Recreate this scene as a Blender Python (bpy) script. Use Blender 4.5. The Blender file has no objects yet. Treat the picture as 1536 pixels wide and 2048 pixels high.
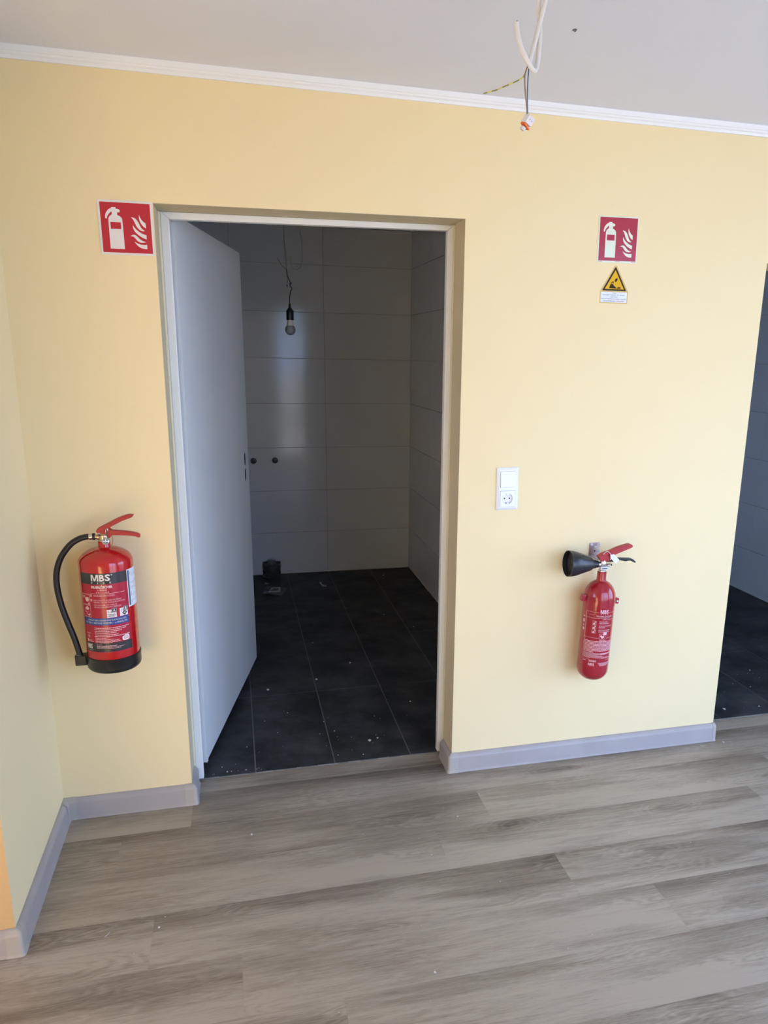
import bpy, bmesh, math, random
from mathutils import Vector, Matrix
random.seed(7)
S = bpy.context.scene
C = S.collection
PI = math.pi

# ------------------------------------------------------------------ camera
cam_d = bpy.data.cameras.new('camera')
cam = bpy.data.objects.new('camera', cam_d)
C.objects.link(cam)
right = Vector((0.96715222, -0.25353969, 0.01828128))
up = Vector((0.04495779, 0.2413927, 0.96938556))
fwd = Vector((0.25019068, 0.93672151, -0.24486207))
m = Matrix((right, up, -fwd)).transposed().to_4x4()
m.translation = Vector((0.19994, -2.56177, 1.56885))
cam.matrix_world = m
cam_d.sensor_fit = 'VERTICAL'
cam_d.sensor_height = 36.0
cam_d.sensor_width = 27.0
cam_d.lens = 1526.56 / 2048 * 36.0
cam_d.shift_x = -104.58 / 2048
cam_d.shift_y = 71.23 / 2048
cam_d.clip_start = 0.05
S.camera = cam

# ------------------------------------------------------------------ light
S.view_settings.view_transform = 'Standard'
S.view_settings.look = 'None'
S.view_settings.gamma = 1.0
S.view_settings.use_curve_mapping = False
S.view_settings.exposure = 0.0
W = bpy.data.worlds.new('overcast_sky')
S.world = W
W.use_nodes = True
bg = W.node_tree.nodes['Background']
bg.inputs['Color'].default_value = (0.54, 0.78, 1.32, 1)
bg.inputs['Strength'].default_value = 6.0


def portal(name, loc, rot, sx, sy):
    d = bpy.data.lights.new(name, 'AREA')
    d.shape = 'RECTANGLE'
    d.size, d.size_y = sx, sy
    d.cycles.is_portal = True
    o = bpy.data.objects.new(name, d)
    C.objects.link(o)
    o.location = loc
    o.rotation_euler = rot
    return o


XW, YB_, YR = -2.5, -2.75, 3.85        # main room: left wall, rear wall, right wall
BW = (0.80, 3.6, 0.06, 2.30)           # terrace doors in the rear wall, right of the camera (x0, x1, z0, z1)
portal('daylight', ((BW[0] + BW[1]) / 2, YB_ + 0.02, (BW[2] + BW[3]) / 2), (PI / 2, 0, 0), BW[1] - BW[0], BW[3] - BW[2])
RW = (-2.55, -0.45, 0.06, 2.30)        # unseen terrace door added in the right wall to light the pier (y0, y1, z0, z1)
portal('daylight_right', (YR - 0.02, (RW[0] + RW[1]) / 2, (RW[2] + RW[3]) / 2), (0, PI / 2, 0), RW[3] - RW[2], RW[1] - RW[0])
LW = (-2.45, -0.85, 0.80, 2.15)        # unseen window added in the far left wall for warm bounce; lets the sun onto the floor and wall behind the camera (y0, y1, z0, z1)
portal('daylight_left', (XW + 0.02, (LW[0] + LW[1]) / 2, (LW[2] + LW[3]) / 2), (0, -PI / 2, 0), LW[3] - LW[2], LW[1] - LW[0])
sd = bpy.data.lights.new('sun', 'SUN')
sd.energy = 76.0
sd.angle = math.radians(0.6)
sd.color = (1.0, 0.88, 0.70)
sun = bpy.data.objects.new('sun', sd)
C.objects.link(sun)
sun.rotation_euler = Vector((0.70, -0.28, -0.62)).to_track_quat('-Z', 'Y').to_euler()


# ------------------------------------------------------------------ helpers: objects
def tag(o, label=None, cat=None, group=None, kind=None):
    if label: o['label'] = label
    if cat: o['category'] = cat
    if group: o['group'] = group
    if kind: o['kind'] = kind
    return o


def thing(name, label, cat, loc=(0, 0, 0), rot=(0, 0, 0), group=None):
    o = bpy.data.objects.new(name, None)
    C.objects.link(o)
    o.empty_display_size = 0.05
    o.location = loc
    o.rotation_euler = rot
    return tag(o, label, cat, group)


def obj(name, bm, mat, parent=None, smooth=None, loc=None, bevel=0):
    me = bpy.data.meshes.new(name)
    bmesh.ops.recalc_face_normals(bm, faces=bm.faces[:])
    bm.to_mesh(me)
    bm.free()
    if mat is not None:
        for mm in (mat if isinstance(mat, (list, tuple)) else [mat]): me.materials.append(mm)
    if smooth is not None:
        me.polygons.foreach_set('use_smooth', [True] * len(me.polygons))
        me.set_sharp_from_angle(angle=math.radians(smooth))
    o = bpy.data.objects.new(name, me)
    C.objects.link(o)
    if parent is not None: o.parent = parent
    if loc is not None: o.location = loc
    if bevel:
        md = o.modifiers.new('bevel', 'BEVEL')
        md.width = bevel
        md.segments = 2
        md.limit_method = 'ANGLE'
        md.angle_limit = math.radians(40)
        md.harden_normals = False
    return o


def dup(o, loc=None, parent=None):
    c = o.copy()
    C.objects.link(c)
    if parent is not None: c.parent = parent
    if loc is not None: c.location = loc
    return c


def struct(name, bm, mat, parent=None, **k):
    o = obj(name, bm, mat, parent, **k)
    if parent is None: o['kind'] = 'structure'
    return o


# ------------------------------------------------------------------ helpers: shapes
def new(): return bmesh.new()


def box(bm, x0, x1, y0, y1, z0, z1, mi=0):
    v = [bm.verts.new((x, y, z)) for x in (x0, x1) for y in (y0, y1) for z in (z0, z1)]
    for q in ((0, 1, 3, 2), (4, 6, 7, 5), (0, 4, 5, 1), (2, 3, 7, 6), (0, 2, 6, 4), (1, 5, 7, 3)):
        f = bm.faces.new([v[i] for i in q])
        f.material_index = mi
    return bm


def prism(bm, pts, a, b, plane='xz', mi=0):
    """polygon extruded: plane xz -> along y, xy -> along z, yz -> along x"""
    def p3(p, d):
        if plane == 'xz': return (p[0], d, p[1])
        if plane == 'xy': return (p[0], p[1], d)
        return (d, p[0], p[1])
    va = [bm.verts.new(p3(p, a)) for p in pts]
    vb = [bm.verts.new(p3(p, b)) for p in pts]
    n = len(pts)
    fs = [bm.faces.new(va), bm.faces.new(vb[::-1])]
    for i in range(n):
        fs.append(bm.faces.new((va[i], vb[i], vb[(i + 1) % n], va[(i + 1) % n])))
    for f in fs: f.material_index = mi
    return bm


def lathe(bm, prof, seg=48, M=None, cap=True, mi=0):
    rings = []
    for r, z in prof:
        if r < 1e-6:
            rings.append([bm.verts.new((0, 0, z))])
        else:
            rings.append([bm.verts.new((r * math.sin(2 * PI * i / seg), -r * math.cos(2 * PI * i / seg), z)) for i in range(seg)])
    fs = []
    for A, B in zip(rings, rings[1:]):
        for i in range(seg):
            j = (i + 1) % seg
            if len(A) == 1 and len(B) == 1: continue
            if len(A) == 1: fs.append(bm.faces.new((A[0], B[i], B[j])))
            elif len(B) == 1: fs.append(bm.faces.new((A[i], A[j], B[0])))
            else: fs.append(bm.faces.new((A[i], A[j], B[j], B[i])))
    if cap:
        for R_ in (rings[0], rings[-1]):
            if len(R_) > 1: fs.append(bm.faces.new(R_))
    for f in fs: f.material_index = mi
    if M is not None:
        bmesh.ops.transform(bm, matrix=M, verts=[v for R_ in rings for v in R_])
    return bm


def axis_to(p, d):
    """matrix placing a lathe (along +z) at p pointing along d"""
    q = Vector((0, 0, 1)).rotation_difference(Vector(d).normalized())
    return Matrix.Translation(Vector(p)) @ q.to_matrix().to_4x4()


def catmull(pts, n=8):
    P = [Vector(p) for p in pts]
    P = [P[0] * 2 - P[1]] + P + [P[-1] * 2 - P[-2]]
    out = []
    for i in range(1, len(P) - 2):
        a, b, c, d = P[i - 1:i + 3]
        for k in range(n):
            t = k / n
            out.append(0.5 * ((2 * b) + (c - a) * t + (2 * a - 5 * b + 4 * c - d) * t * t + (3 * b - a - 3 * c + d) * t ** 3))
    out.append(P[-2])
    return out


def tube(bm, pts, r, seg=10, n=8, curve=True, mi=0):
    P = catmull(pts, n) if curve and len(pts) > 2 else [Vector(p) for p in pts]
    rr = r if callable(r) else (lambda t: r)
    T = (P[1] - P[0]).normalized()
    N = T.orthogonal().normalized()
    rings = []
    for i, p in enumerate(P):
        t = ((P[min(i + 1, len(P) - 1)] - P[max(i - 1, 0)])).normalized()
        N = (N - t * N.dot(t)).normalized()
        B = t.cross(N)
        ra = rr(i / (len(P) - 1))
        rings.append([bm.verts.new(p + (N * math.cos(2 * PI * k / seg) + B * math.sin(2 * PI * k / seg)) * ra) for k in range(seg)])
    fs = []
    for A, B_ in zip(rings, rings[1:]):
        for k in range(seg):
            j = (k + 1) % seg
            fs.append(bm.faces.new((A[k], A[j], B_[j], B_[k])))
    fs += [bm.faces.new(rings[0][::-1]), bm.faces.new(rings[-1])]
    for f in fs: f.material_index = mi
    return bm


def cyl_patch(bm, R, a0, a1, z0, z1, th=0.0003, n=None, mi=0):
    """sheet wrapped round a vertical cylinder; angles in degrees, 0 faces -y"""
    n = n or max(2, int(abs(a1 - a0) / 4))
    rows = []
    for i in range(n + 1):
        a = math.radians(a0 + (a1 - a0) * i / n)
        s, c = math.sin(a), -math.cos(a)
        rows.append([bm.verts.new((rad * s, rad * c, z)) for rad, z in ((R, z0), (R + th, z0), (R + th, z1), (R, z1))])
    for A, B in zip(rows, rows[1:]):
        for k in range(4):
            j = (k + 1) % 4
            bm.faces.new((A[k], B[k], B[j], A[j])).material_index = mi
    bm.faces.new(rows[0]); bm.faces.new(rows[-1][::-1])
    return bm


def bend(pts, R):
    return [(R * math.sin(u / R), -R * math.cos(u / R), z) for u, z in pts]


def cyl_poly(bm, pts, R, mi=0):
    """flat print polygon (u, z in metres) wrapped on a cylinder, cut into thin columns"""
    t = bmesh.new()
    t.faces.new([t.verts.new((p[0], p[1], 0)) for p in pts])
    us = [p[0] for p in pts]
    u = min(us)
    while u < max(us):
        u += 0.004
        bmesh.ops.bisect_plane(t, geom=t.verts[:] + t.edges[:] + t.faces[:], plane_co=(u, 0, 0), plane_no=(1, 0, 0))
    mp = {}
    for f in t.faces:
        vs = []
        for v in f.verts:
            if v not in mp:
                mp[v] = bm.verts.new((R * math.sin(v.co.x / R), -R * math.cos(v.co.x / R), v.co.y))
            vs.append(mp[v])
        try: bm.faces.new(vs).material_index = mi
        except ValueError: pass
    t.free()
    return bm


def smooth_poly(pts, thr=55, it=2):
    """corner cutting that keeps the sharp corners of an outline"""
    P = [(p[0], p[1], None) for p in pts]
    n = len(P)
    keep = []
    for i in range(n):
        a = Vector(P[i][:2]) - Vector(P[i - 1][:2]); b = Vector(P[(i + 1) % n][:2]) - Vector(P[i][:2])
        keep.append(a.length < 1e-9 or b.length < 1e-9 or a.angle(b) > math.radians(thr))
    P = [(p[0], p[1], k) for p, k in zip(P, keep)]
    for _ in range(it):
        out = []
        n = len(P)
        for i in range(n):
            x, y, k = P[i]
            if k: out.append((x, y, True)); continue
            px_, py_, _k = P[i - 1]; nx, ny, _k = P[(i + 1) % n]
            out.append((0.75 * x + 0.25 * px_, 0.75 * y + 0.25 * py_, False))
            out.append((0.75 * x + 0.25 * nx, 0.75 * y + 0.25 * ny, False))
        P = out
    return [(p[0], p[1]) for p in P]


def frame_poly(bm, u0, u1, z0, z1, t, R):
    for a in ((u0, u1, z0, z0 + t), (u0, u1, z1 - t, z1), (u0, u0 + t, z0, z1), (u1 - t, u1, z0, z1)):
        cyl_poly(bm, [(a[0], a[2]), (a[1], a[2]), (a[1], a[3]), (a[0], a[3])], R)


_glyphs = {}


def text_faces(s, bold=0.0, spacing=1.0):
    key = (s, bold, spacing)
    if key in _glyphs: return _glyphs[key]
    cu = bpy.data.curves.new('text', 'FONT')
    cu.body = s
    cu.size = 1.0
    cu.offset = bold
    cu.resolution_u = 2
    cu.space_character = spacing
    o = bpy.data.objects.new('text', cu)
    C.objects.link(o)
    dg = bpy.context.evaluated_depsgraph_get()
    me = bpy.data.meshes.new_from_object(o.evaluated_get(dg))
    vs = [tuple(v.co[:2]) for v in me.vertices]
    fs = [tuple(p.vertices) for p in me.polygons]
    bpy.data.objects.remove(o)
    bpy.data.meshes.remove(me)
    bpy.data.curves.remove(cu)
    _glyphs[key] = (vs, fs)
    return vs, fs


def text(bm, s, u, z, w, h, R=None, bold=0.02, spacing=1.0, mi=0, y=0.0, fit=True, mat=None):
    """lettering whose box is centred at (u, z) and measures w x h; wrapped when R is given, else upright at depth y"""
    vs, fs = text_faces(s, bold, spacing)
    x0 = min(v[0] for v in vs); x1 = max(v[0] for v in vs)
    y0 = min(v[1] for v in vs); y1 = max(v[1] for v in vs)
    nv = []
    for v in vs:
        a = u + ((v[0] - x0) / (x1 - x0) - 0.5) * w
        b = z + ((v[1] - y0) / (y1 - y0) - 0.5) * h
        nv.append(bm.verts.new((R * math.sin(a / R), -R * math.cos(a / R), b) if R else (a, y, b)))
    for f in fs:
        try: bm.faces.new([nv[i] for i in f]).material_index = mi
        except ValueError: pass
    return bm


def mbs(bm, u, z, w, h, R):
    """heavy brand lettering: a drawn M followed by bold B and S"""
    wm = 0.40 * w
    x0, z0 = u - w / 2, z - h / 2
    M_ = [(0, 0), (0.19, 0), (0.19, 0.70), (0.40, 0), (0.60, 0), (0.81, 0.70), (0.81, 0), (1, 0), (1, 1), (0.72, 1), (0.50, 0.30), (0.28, 1), (0, 1)]
    cyl_poly(bm, [(x0 + p[0] * wm, z0 + p[1] * h) for p in M_], R)
    text(bm, 'B', x0 + 0.575 * w, z, 0.27 * w, h, R, bold=0.03)
    text(bm, 'S', x0 + 0.865 * w, z, 0.27 * w, h * 1.03, R, bold=0.03)
    return bm


def bars(bm, u0, u1, z, h, R, seed, y=None):
    """a line of print too small to read: word-length dashes"""
    rnd = random.Random(seed)
    u = u0
    while u < u1 - 0.0005:
        w = min(rnd.uniform(0.0022, 0.008), u1 - u)
        if R: cyl_poly(bm, [(u, z - h / 2), (u + w, z - h / 2), (u + w, z + h / 2), (u, z + h / 2)], R)
        else:
            v = [bm.verts.new(p) for p in ((u, y, z - h / 2), (u + w, y, z - h / 2), (u + w, y, z + h / 2), (u, y, z + h / 2))]
            bm.faces.new(v)
        u += w + 0.0009
    return bm


# ------------------------------------------------------------------ helpers: materials
def srgb(r, g, b):
    f = lambda c: c / 12.92 if c <= 0.04045 else ((c + 0.055) / 1.055) ** 2.4
    return (f(r / 255), f(g / 255), f(b / 255), 1)


def mat(name, col, rough=0.5, metal=0.0, spec=0.5, coat=0.0, bump=None, var=None):
    M = bpy.data.materials.new(name)
    M.use_nodes = True
    nt = M.node_tree
    b = nt.nodes['Principled BSDF']
    b.inputs['Base Color'].default_value = col if len(col) == 4 else (*col, 1)
    b.inputs['Roughness'].default_value = rough
    b.inputs['Metallic'].default_value = metal
    b.inputs['Specular IOR Level'].default_value = spec
    b.inputs['Coat Weight'].default_value = coat
    b.inputs['Coat Roughness'].default_value = 0.05
    if bump or var:
        tc = nt.nodes.new('ShaderNodeTexCoord')
    if bump:
        sc, st = bump
        n = nt.nodes.new('ShaderNodeTexNoise')
        n.inputs['Scale'].default_value = sc
        n.inputs['Detail'].default_value = 4
        nt.links.new(tc.outputs['Object'], n.inputs['Vector'])
        bp = nt.nodes.new('ShaderNodeBump')
        bp.inputs['Strength'].default_value = st
        bp.inputs['Distance'].default_value = 0.002
        nt.links.new(n.outputs['Fac'], bp.inputs['Height'])
        nt.links.new(bp.outputs['Normal'], b.inputs['Normal'])
    if var:
        sc, amt = var
        n = nt.nodes.new('ShaderNodeTexNoise')
        n.inputs['Scale'].default_value = sc
        n.inputs['Detail'].default_value = 5
        nt.links.new(tc.outputs['Object'], n.inputs['Vector'])
        hs = nt.nodes.new('ShaderNodeHueSaturation')
        hs.inputs['Color'].default_value = b.inputs['Base Color'].default_value
        mr = nt.nodes.new('ShaderNodeMapRange')
        mr.inputs['From Min'].default_value = 0.3
        mr.inputs['From Max'].default_value = 0.7
        mr.inputs['To Min'].default_value = 1 - amt
        mr.inputs['To Max'].default_value = 1 + amt
        nt.links.new(n.outputs['Fac'], mr.inputs['Value'])
        nt.links.new(mr.outputs['Result'], hs.inputs['Value'])
        nt.links.new(hs.outputs['Color'], b.inputs['Base Color'])
    return M


def plank_material():
    M = bpy.data.materials.new('oak_laminate')
    M.use_nodes = True
    nt = M.node_tree
    N, L = nt.nodes, nt.links
    b = N['Principled BSDF']
    tc = N.new('ShaderNodeTexCoord')
    oi = N.new('ShaderNodeObjectInfo')
    # shift the grain by a random amount for every plank
    mul = N.new('ShaderNodeVectorMath'); mul.operation = 'SCALE'
    mul.inputs[0].default_value = (31.7, 17.3, 5.1)
    L.new(oi.outputs['Random'], mul.inputs['Scale'])
    add = N.new('ShaderNodeVectorMath')
    L.new(tc.outputs['Object'], add.inputs[0]); L.new(mul.outputs[0], add.inputs[1])

    def noise(scale, detail, rough=0.55, dist=0.0):
        mp = N.new('ShaderNodeMapping'); mp.inputs['Scale'].default_value = scale
        L.new(add.outputs[0], mp.inputs['Vector'])
        n = N.new('ShaderNodeTexNoise')
        n.inputs['Scale'].default_value = 1.0
        n.inputs['Detail'].default_value = detail
        n.inputs['Roughness'].default_value = rough
        n.inputs['Distortion'].default_value = dist
        L.new(mp.outputs[0], n.inputs['Vector'])
        return n.outputs['Fac']

    def math_(op, a, b_, clamp=False):
        n = N.new('ShaderNodeMath'); n.operation = op; n.use_clamp = clamp
        for i, x in enumerate((a, b_)):
            if isinstance(x, (int, float)): n.inputs[i].default_value = x
            else: L.new(x, n.inputs[i])
        return n.outputs[0]

    broad = noise((1.6, 9.5, 1), 3, 0.5, 0.4)
    streak = noise((4.5, 75, 1), 4, 0.62, 0.9)
    fine = noise((22, 520, 1), 3, 0.65)
    pore = noise((60, 900, 1), 1, 0.5)
    # cathedral figure: stretched rings, only where a slow mask allows
    mp = N.new('ShaderNodeMapping'); mp.inputs['Scale'].default_value = (1.25, 7.0, 1)
    L.new(add.outputs[0], mp.inputs['Vector'])
    nz = N.new('ShaderNodeTexNoise'); nz.inputs['Scale'].default_value = 1.7; nz.inputs['Detail'].default_value = 3.0; nz.inputs['Roughness'].default_value = 0.42
    L.new(mp.outputs[0], nz.inputs['Vector'])
    rings = math_('SINE', math_('MULTIPLY', nz.outputs['Fac'], 130), 0)
    mask = N.new('ShaderNodeMapRange'); mask.inputs['From Min'].default_value = 0.50; mask.inputs['From Max'].default_value = 0.64
    L.new(noise((2.6, 8, 1), 1), mask.inputs['Value'])
    rings = math_('MULTIPLY', rings, mask.outputs[0])
    # knots with rings of their own
    mk = N.new('ShaderNodeMapping'); mk.inputs['Scale'].default_value = (1.9, 6.2, 1)
    L.new(add.outputs[0], mk.inputs['Vector'])
    wob = N.new('ShaderNodeTexNoise'); wob.inputs['Scale'].default_value = 3.0; wob.inputs['Detail'].default_value = 2
    L.new(mk.outputs[0], wob.inputs['Vector'])
    vo = N.new('ShaderNodeTexVoronoi'); vo.inputs['Scale'].default_value = 0.95
    L.new(mk.outputs[0], vo.inputs['Vector'])
    kd = math_('ADD', vo.outputs['Distance'], math_('MULTIPLY', math_('SUBTRACT', wob.outputs['Fac'], 0.5), 0.30))
    kn = N.new('ShaderNodeMapRange'); kn.inputs['From Min'].default_value = 0.20; kn.inputs['From Max'].default_value = 0.03
    L.new(kd, kn.inputs['Value'])
    kr = N.new('ShaderNodeMapRange'); kr.inputs['From Min'].default_value = 0.42; kr.inputs['From Max'].default_value = 0.10
    L.new(kd, kr.inputs['Value'])
    krings = math_('MULTIPLY', math_('SINE', math_('MULTIPLY', kd, 110), 0), kr.outputs[0])
    # the far half of a plank tends to be darker than the near half
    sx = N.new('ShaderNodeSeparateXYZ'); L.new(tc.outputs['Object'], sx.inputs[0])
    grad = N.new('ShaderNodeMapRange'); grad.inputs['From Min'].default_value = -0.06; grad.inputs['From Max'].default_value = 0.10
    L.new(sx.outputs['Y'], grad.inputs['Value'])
    t = math_('MULTIPLY', math_('SUBTRACT', broad, 0.46), 1.5)
    t = math_('ADD', t, math_('MULTIPLY', math_('SUBTRACT', streak, 0.5), 0.85))
    t = math_('ADD', t, math_('MULTIPLY', math_('SUBTRACT', fine, 0.5), 0.8))
    t = math_('ADD', t, math_('MULTIPLY', math_('SUBTRACT', pore, 0.5), 0.35))
    t = math_('ADD', t, math_('MULTIPLY', rings, 0.11))
    t = math_('ADD', t, math_('MULTIPLY', krings, 0.09))
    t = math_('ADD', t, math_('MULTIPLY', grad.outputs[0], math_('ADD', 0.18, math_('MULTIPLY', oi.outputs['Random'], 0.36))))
    t = math_('ADD', t, math_('MULTIPLY', kn.outputs[0], 0.42))
    t = math_('ADD', t, math_('MULTIPLY', math_('SUBTRACT', oi.outputs['Random'], 0.5), 0.16))
    t = math_('ADD', t, 0.13)
    ramp = N.new('ShaderNodeValToRGB')
    e = ramp.color_ramp.elements
    e[0].position = 0.0; e[0].color = srgb(172, 160, 142)
    e[1].position = 1.0; e[1].color = srgb(86, 74, 63)
    x = e.new(0.50); x.color = srgb(134, 122, 106)
    L.new(t, ramp.inputs['Fac'])
    L.new(ramp.outputs['Color'], b.inputs['Base Color'])
    b.inputs['Roughness'].default_value = 0.42
    b.inputs['Specular IOR Level'].default_value = 0.45
    bp = N.new('ShaderNodeBump'); bp.inputs['Strength'].default_value = 0.12; bp.inputs['Distance'].default_value = 0.0006
    L.new(fine, bp.inputs['Height']); L.new(bp.outputs['Normal'], b.inputs['Normal'])
    return M


def slate_material():
    """near-black stoneware with dusty, scuffed patches"""
    M = bpy.data.materials.new('black_slate_tile')
    M.use_nodes = True
    nt = M.node_tree; N, L = nt.nodes, nt.links
    b = N['Principled BSDF']
    tc = N.new('ShaderNodeTexCoord')
    geo = N.new('ShaderNodeNewGeometry')
    n1 = N.new('ShaderNodeTexNoise'); n1.inputs['Scale'].default_value = 5; n1.inputs['Detail'].default_value = 7; n1.inputs['Roughness'].default_value = 0.65
    n2 = N.new('ShaderNodeTexNoise'); n2.inputs['Scale'].default_value = 70; n2.inputs['Detail'].default_value = 3
    for n in (n1, n2): L.new(geo.outputs['Position'], n.inputs['Vector'])
    r = N.new('ShaderNodeValToRGB')
    r.color_ramp.elements[0].position = 0.40; r.color_ramp.elements[0].color = (0.018, 0.019, 0.020, 1)
    r.color_ramp.elements[1].position = 0.72; r.color_ramp.elements[1].color = (0.075, 0.077, 0.078, 1)
    L.new(n1.outputs['Fac'], r.inputs['Fac']); L.new(r.outputs['Color'], b.inputs['Base Color'])
    b.inputs['Roughness'].default_value = 0.55
    b.inputs['Specular IOR Level'].default_value = 0.3
    bp = N.new('ShaderNodeBump'); bp.inputs['Strength'].default_value = 0.1; bp.inputs['Distance'].default_value = 0.001
    L.new(n2.outputs['Fac'], bp.inputs['Height']); L.new(bp.outputs['Normal'], b.inputs['Normal'])
    return M


def glass_material():
    M = bpy.data.materials.new('window_glass')
    M.use_nodes = True
    nt = M.node_tree; N, L = nt.nodes, nt.links
    N.remove(N['Principled BSDF'])
    t = N.new('ShaderNodeBsdfTransparent'); g = N.new('ShaderNodeBsdfGlossy'); g.inputs['Roughness'].default_value = 0.02
    f = N.new('ShaderNodeFresnel'); f.inputs['IOR'].default_value = 1.3
    mx = N.new('ShaderNodeMixShader')
    L.new(f.outputs[0], mx.inputs[0]); L.new(t.outputs[0], mx.inputs[1]); L.new(g.outputs[0], mx.inputs[2])
    L.new(mx.outputs[0], N['Material Output'].inputs['Surface'])
    return M


def zinc_material():
    """yellow-chromated zinc with a pink and green bloom"""
    M = mat('iridescent_zinc', (0.5, 0.5, 0.45), 0.32, 1.0)
    nt = M.node_tree; N, L = nt.nodes, nt.links
    tc = N.new('ShaderNodeTexCoord')
    n = N.new('ShaderNodeTexNoise'); n.inputs['Scale'].default_value = 20; n.inputs['Detail'].default_value = 2
    r = N.new('ShaderNodeValToRGB')
    e = r.color_ramp.elements
    e[0].position = 0.34; e[0].color = srgb(170, 180, 160)
    e[1].position = 0.66; e[1].color = srgb(205, 198, 140)
    x = e.new(0.5); x.color = srgb(200, 186, 188)
    L.new(tc.outputs['Object'], n.inputs['Vector']); L.new(n.outputs['Fac'], r.inputs['Fac'])
    L.new(r.outputs['Color'], N['Principled BSDF'].inputs['Base Color'])
    return M


def stripe_material():
    """green and yellow earth wire"""
    M = mat('earth_wire_sleeve', (0.5, 0.5, 0.1), 0.45)
    nt = M.node_tree; N, L = nt.nodes, nt.links
    tc = N.new('ShaderNodeTexCoord')
    w = N.new('ShaderNodeTexWave'); w.inputs['Scale'].default_value = 14; w.inputs['Distortion'].default_value = 1.0
    r = N.new('ShaderNodeValToRGB'); r.color_ramp.interpolation = 'CONSTANT'
    r.color_ramp.elements[0].color = srgb(120, 118, 52)
    r.color_ramp.elements[1].position = 0.62; r.color_ramp.elements[1].color = srgb(214, 196, 84)
    L.new(tc.outputs['Object'], w.inputs['Vector']); L.new(w.outputs['Fac'], r.inputs['Fac'])
    L.new(r.outputs['Color'], N['Principled BSDF'].inputs['Base Color'])
    return M


M_yel = mat('yellow_wall_paint', (0.86, 0.71, 0.415), 0.75, spec=0.25, bump=(180, 0.12))
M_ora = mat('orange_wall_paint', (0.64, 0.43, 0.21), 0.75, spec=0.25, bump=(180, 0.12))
M_rev = mat('beige_reveal', (0.64, 0.54, 0.35), 0.75, spec=0.25, bump=(160, 0.1))
M_bead = mat('cream_filler', (0.78, 0.70, 0.50), 0.7)
M_ceil = mat('white_ceiling_paint', (0.78, 0.80, 0.88), 0.85, spec=0.2, bump=(120, 0.15))
M_white = mat('white_trim_paint', (0.84, 0.85, 0.86), 0.4)
M_frame = mat('white_frame_lacquer', (0.80, 0.79, 0.75), 0.4)
M_leaf = mat('pale_grey_door_lacquer', (0.80, 0.80, 0.79), 0.35)
M_base = mat('grey_oak_skirting', (0.37, 0.335, 0.32), 0.4, var=(9, 0.05))
M_cap = mat('beige_skirting_cap', (0.40, 0.37, 0.33), 0.38)
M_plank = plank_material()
M_slate = slate_material()
M_grout = mat('grey_grout', (0.10, 0.10, 0.095), 0.85)
M_wgrout = mat('pale_grout', (0.50, 0.50, 0.48), 0.85)
M_tile = mat('glossy_grey_wall_tile', (0.76, 0.79, 0.84), 0.10, spec=0.5)
M_seal = mat('pale_sealant', (0.72, 0.72, 0.70), 0.5)
M_fgrout = mat('dusty_floor_grout', (0.15, 0.15, 0.145), 0.9)
M_dark = mat('dark_void', (0.01, 0.01, 0.01), 0.8)
M_mortar = mat('crumbled_mortar', (0.24, 0.23, 0.22), 0.9, bump=(90, 0.8))
M_red = mat('red_signal_paint', (0.50, 0.006, 0.010), 0.16, coat=0.6)
M_red2 = mat('crimson_cylinder_paint', (0.36, 0.007, 0.019), 0.2, coat=0.5)
M_redp = mat('red_powder_coat', (0.40, 0.013, 0.018), 0.4)
M_blk = mat('black_rubber', (0.012, 0.012, 0.013), 0.35)
M_blkp = mat('black_plastic', (0.016, 0.017, 0.02), 0.3)
M_steel = mat('bright_steel', (0.62, 0.62, 0.62), 0.25, 1.0)
M_brass = mat('nickelled_brass', (0.66, 0.56, 0.40), 0.3, 1.0)
M_print = mat('white_print', (0.80, 0.74, 0.72), 0.5)
M_pink = mat('pale_print', (0.78, 0.45, 0.47), 0.5)
M_lbl = mat('crimson_label', (0.42, 0.012, 0.035), 0.25)
M_lblk = mat('black_label', (0.03, 0.031, 0.036), 0.3)
M_lblue = mat('blue_label', (0.022, 0.06, 0.26), 0.3)
M_paper = mat('white_paper', (0.78, 0.80, 0.82), 0.6)
M_ink = mat('black_ink', (0.02, 0.02, 0.022), 0.5)
M_inkb = mat('blue_grey_ink', (0.10, 0.13, 0.20), 0.5)
M_inkr = mat('red_ink', (0.50, 0.06, 0.09), 0.5)
M_sred = mat('sign_red', (0.50, 0.016, 0.035), 0.35)
M_swht = mat('sign_white', (0.78, 0.74, 0.72), 0.35)
M_sred2 = mat('glossy_sign_red', (0.40, 0.022, 0.045), 0.2)
M_sglow = mat('pale_green_sign_film', (0.74, 0.78, 0.62), 0.25)
M_gold = mat('golden_sticker_film', (0.66, 0.44, 0.12), 0.35)
M_yelw = mat('warning_yellow', (0.74, 0.42, 0.006), 0.45, spec=0.2)
M_bl2 = mat('warning_black', (0.040, 0.025, 0.008), 0.5, spec=0.15)
M_sw = mat('white_switch_plastic', (0.82, 0.83, 0.85), 0.25)
M_cab = mat('white_cable_sheath', (0.72, 0.69, 0.65), 0.45)
M_gcab = mat('grey_cable_sheath', (0.30, 0.29, 0.28), 0.5)
M_blue = mat('blue_wire_sleeve', (0.10, 0.17, 0.30), 0.45)
M_brn = mat('brown_wire_sleeve', (0.26, 0.17, 0.13), 0.45)
M_pe = stripe_material()
M_clear = mat('clear_connector_body', (0.74, 0.70, 0.70), 0.2)
M_orng = mat('orange_lever', (0.80, 0.16, 0.02), 0.4)
M_zinc = zinc_material()
M_bulb = mat('frosted_bulb', (0.30, 0.31, 0.33), 0.3)
M_bulbw = mat('white_bulb_collar', (0.72, 0.66, 0.62), 0.45)
M_hole = mat('grey_plaster_chip', (0.16, 0.15, 0.15), 0.9)
M_foil = mat('crumpled_clear_film', (0.10, 0.10, 0.10), 0.25)
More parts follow.
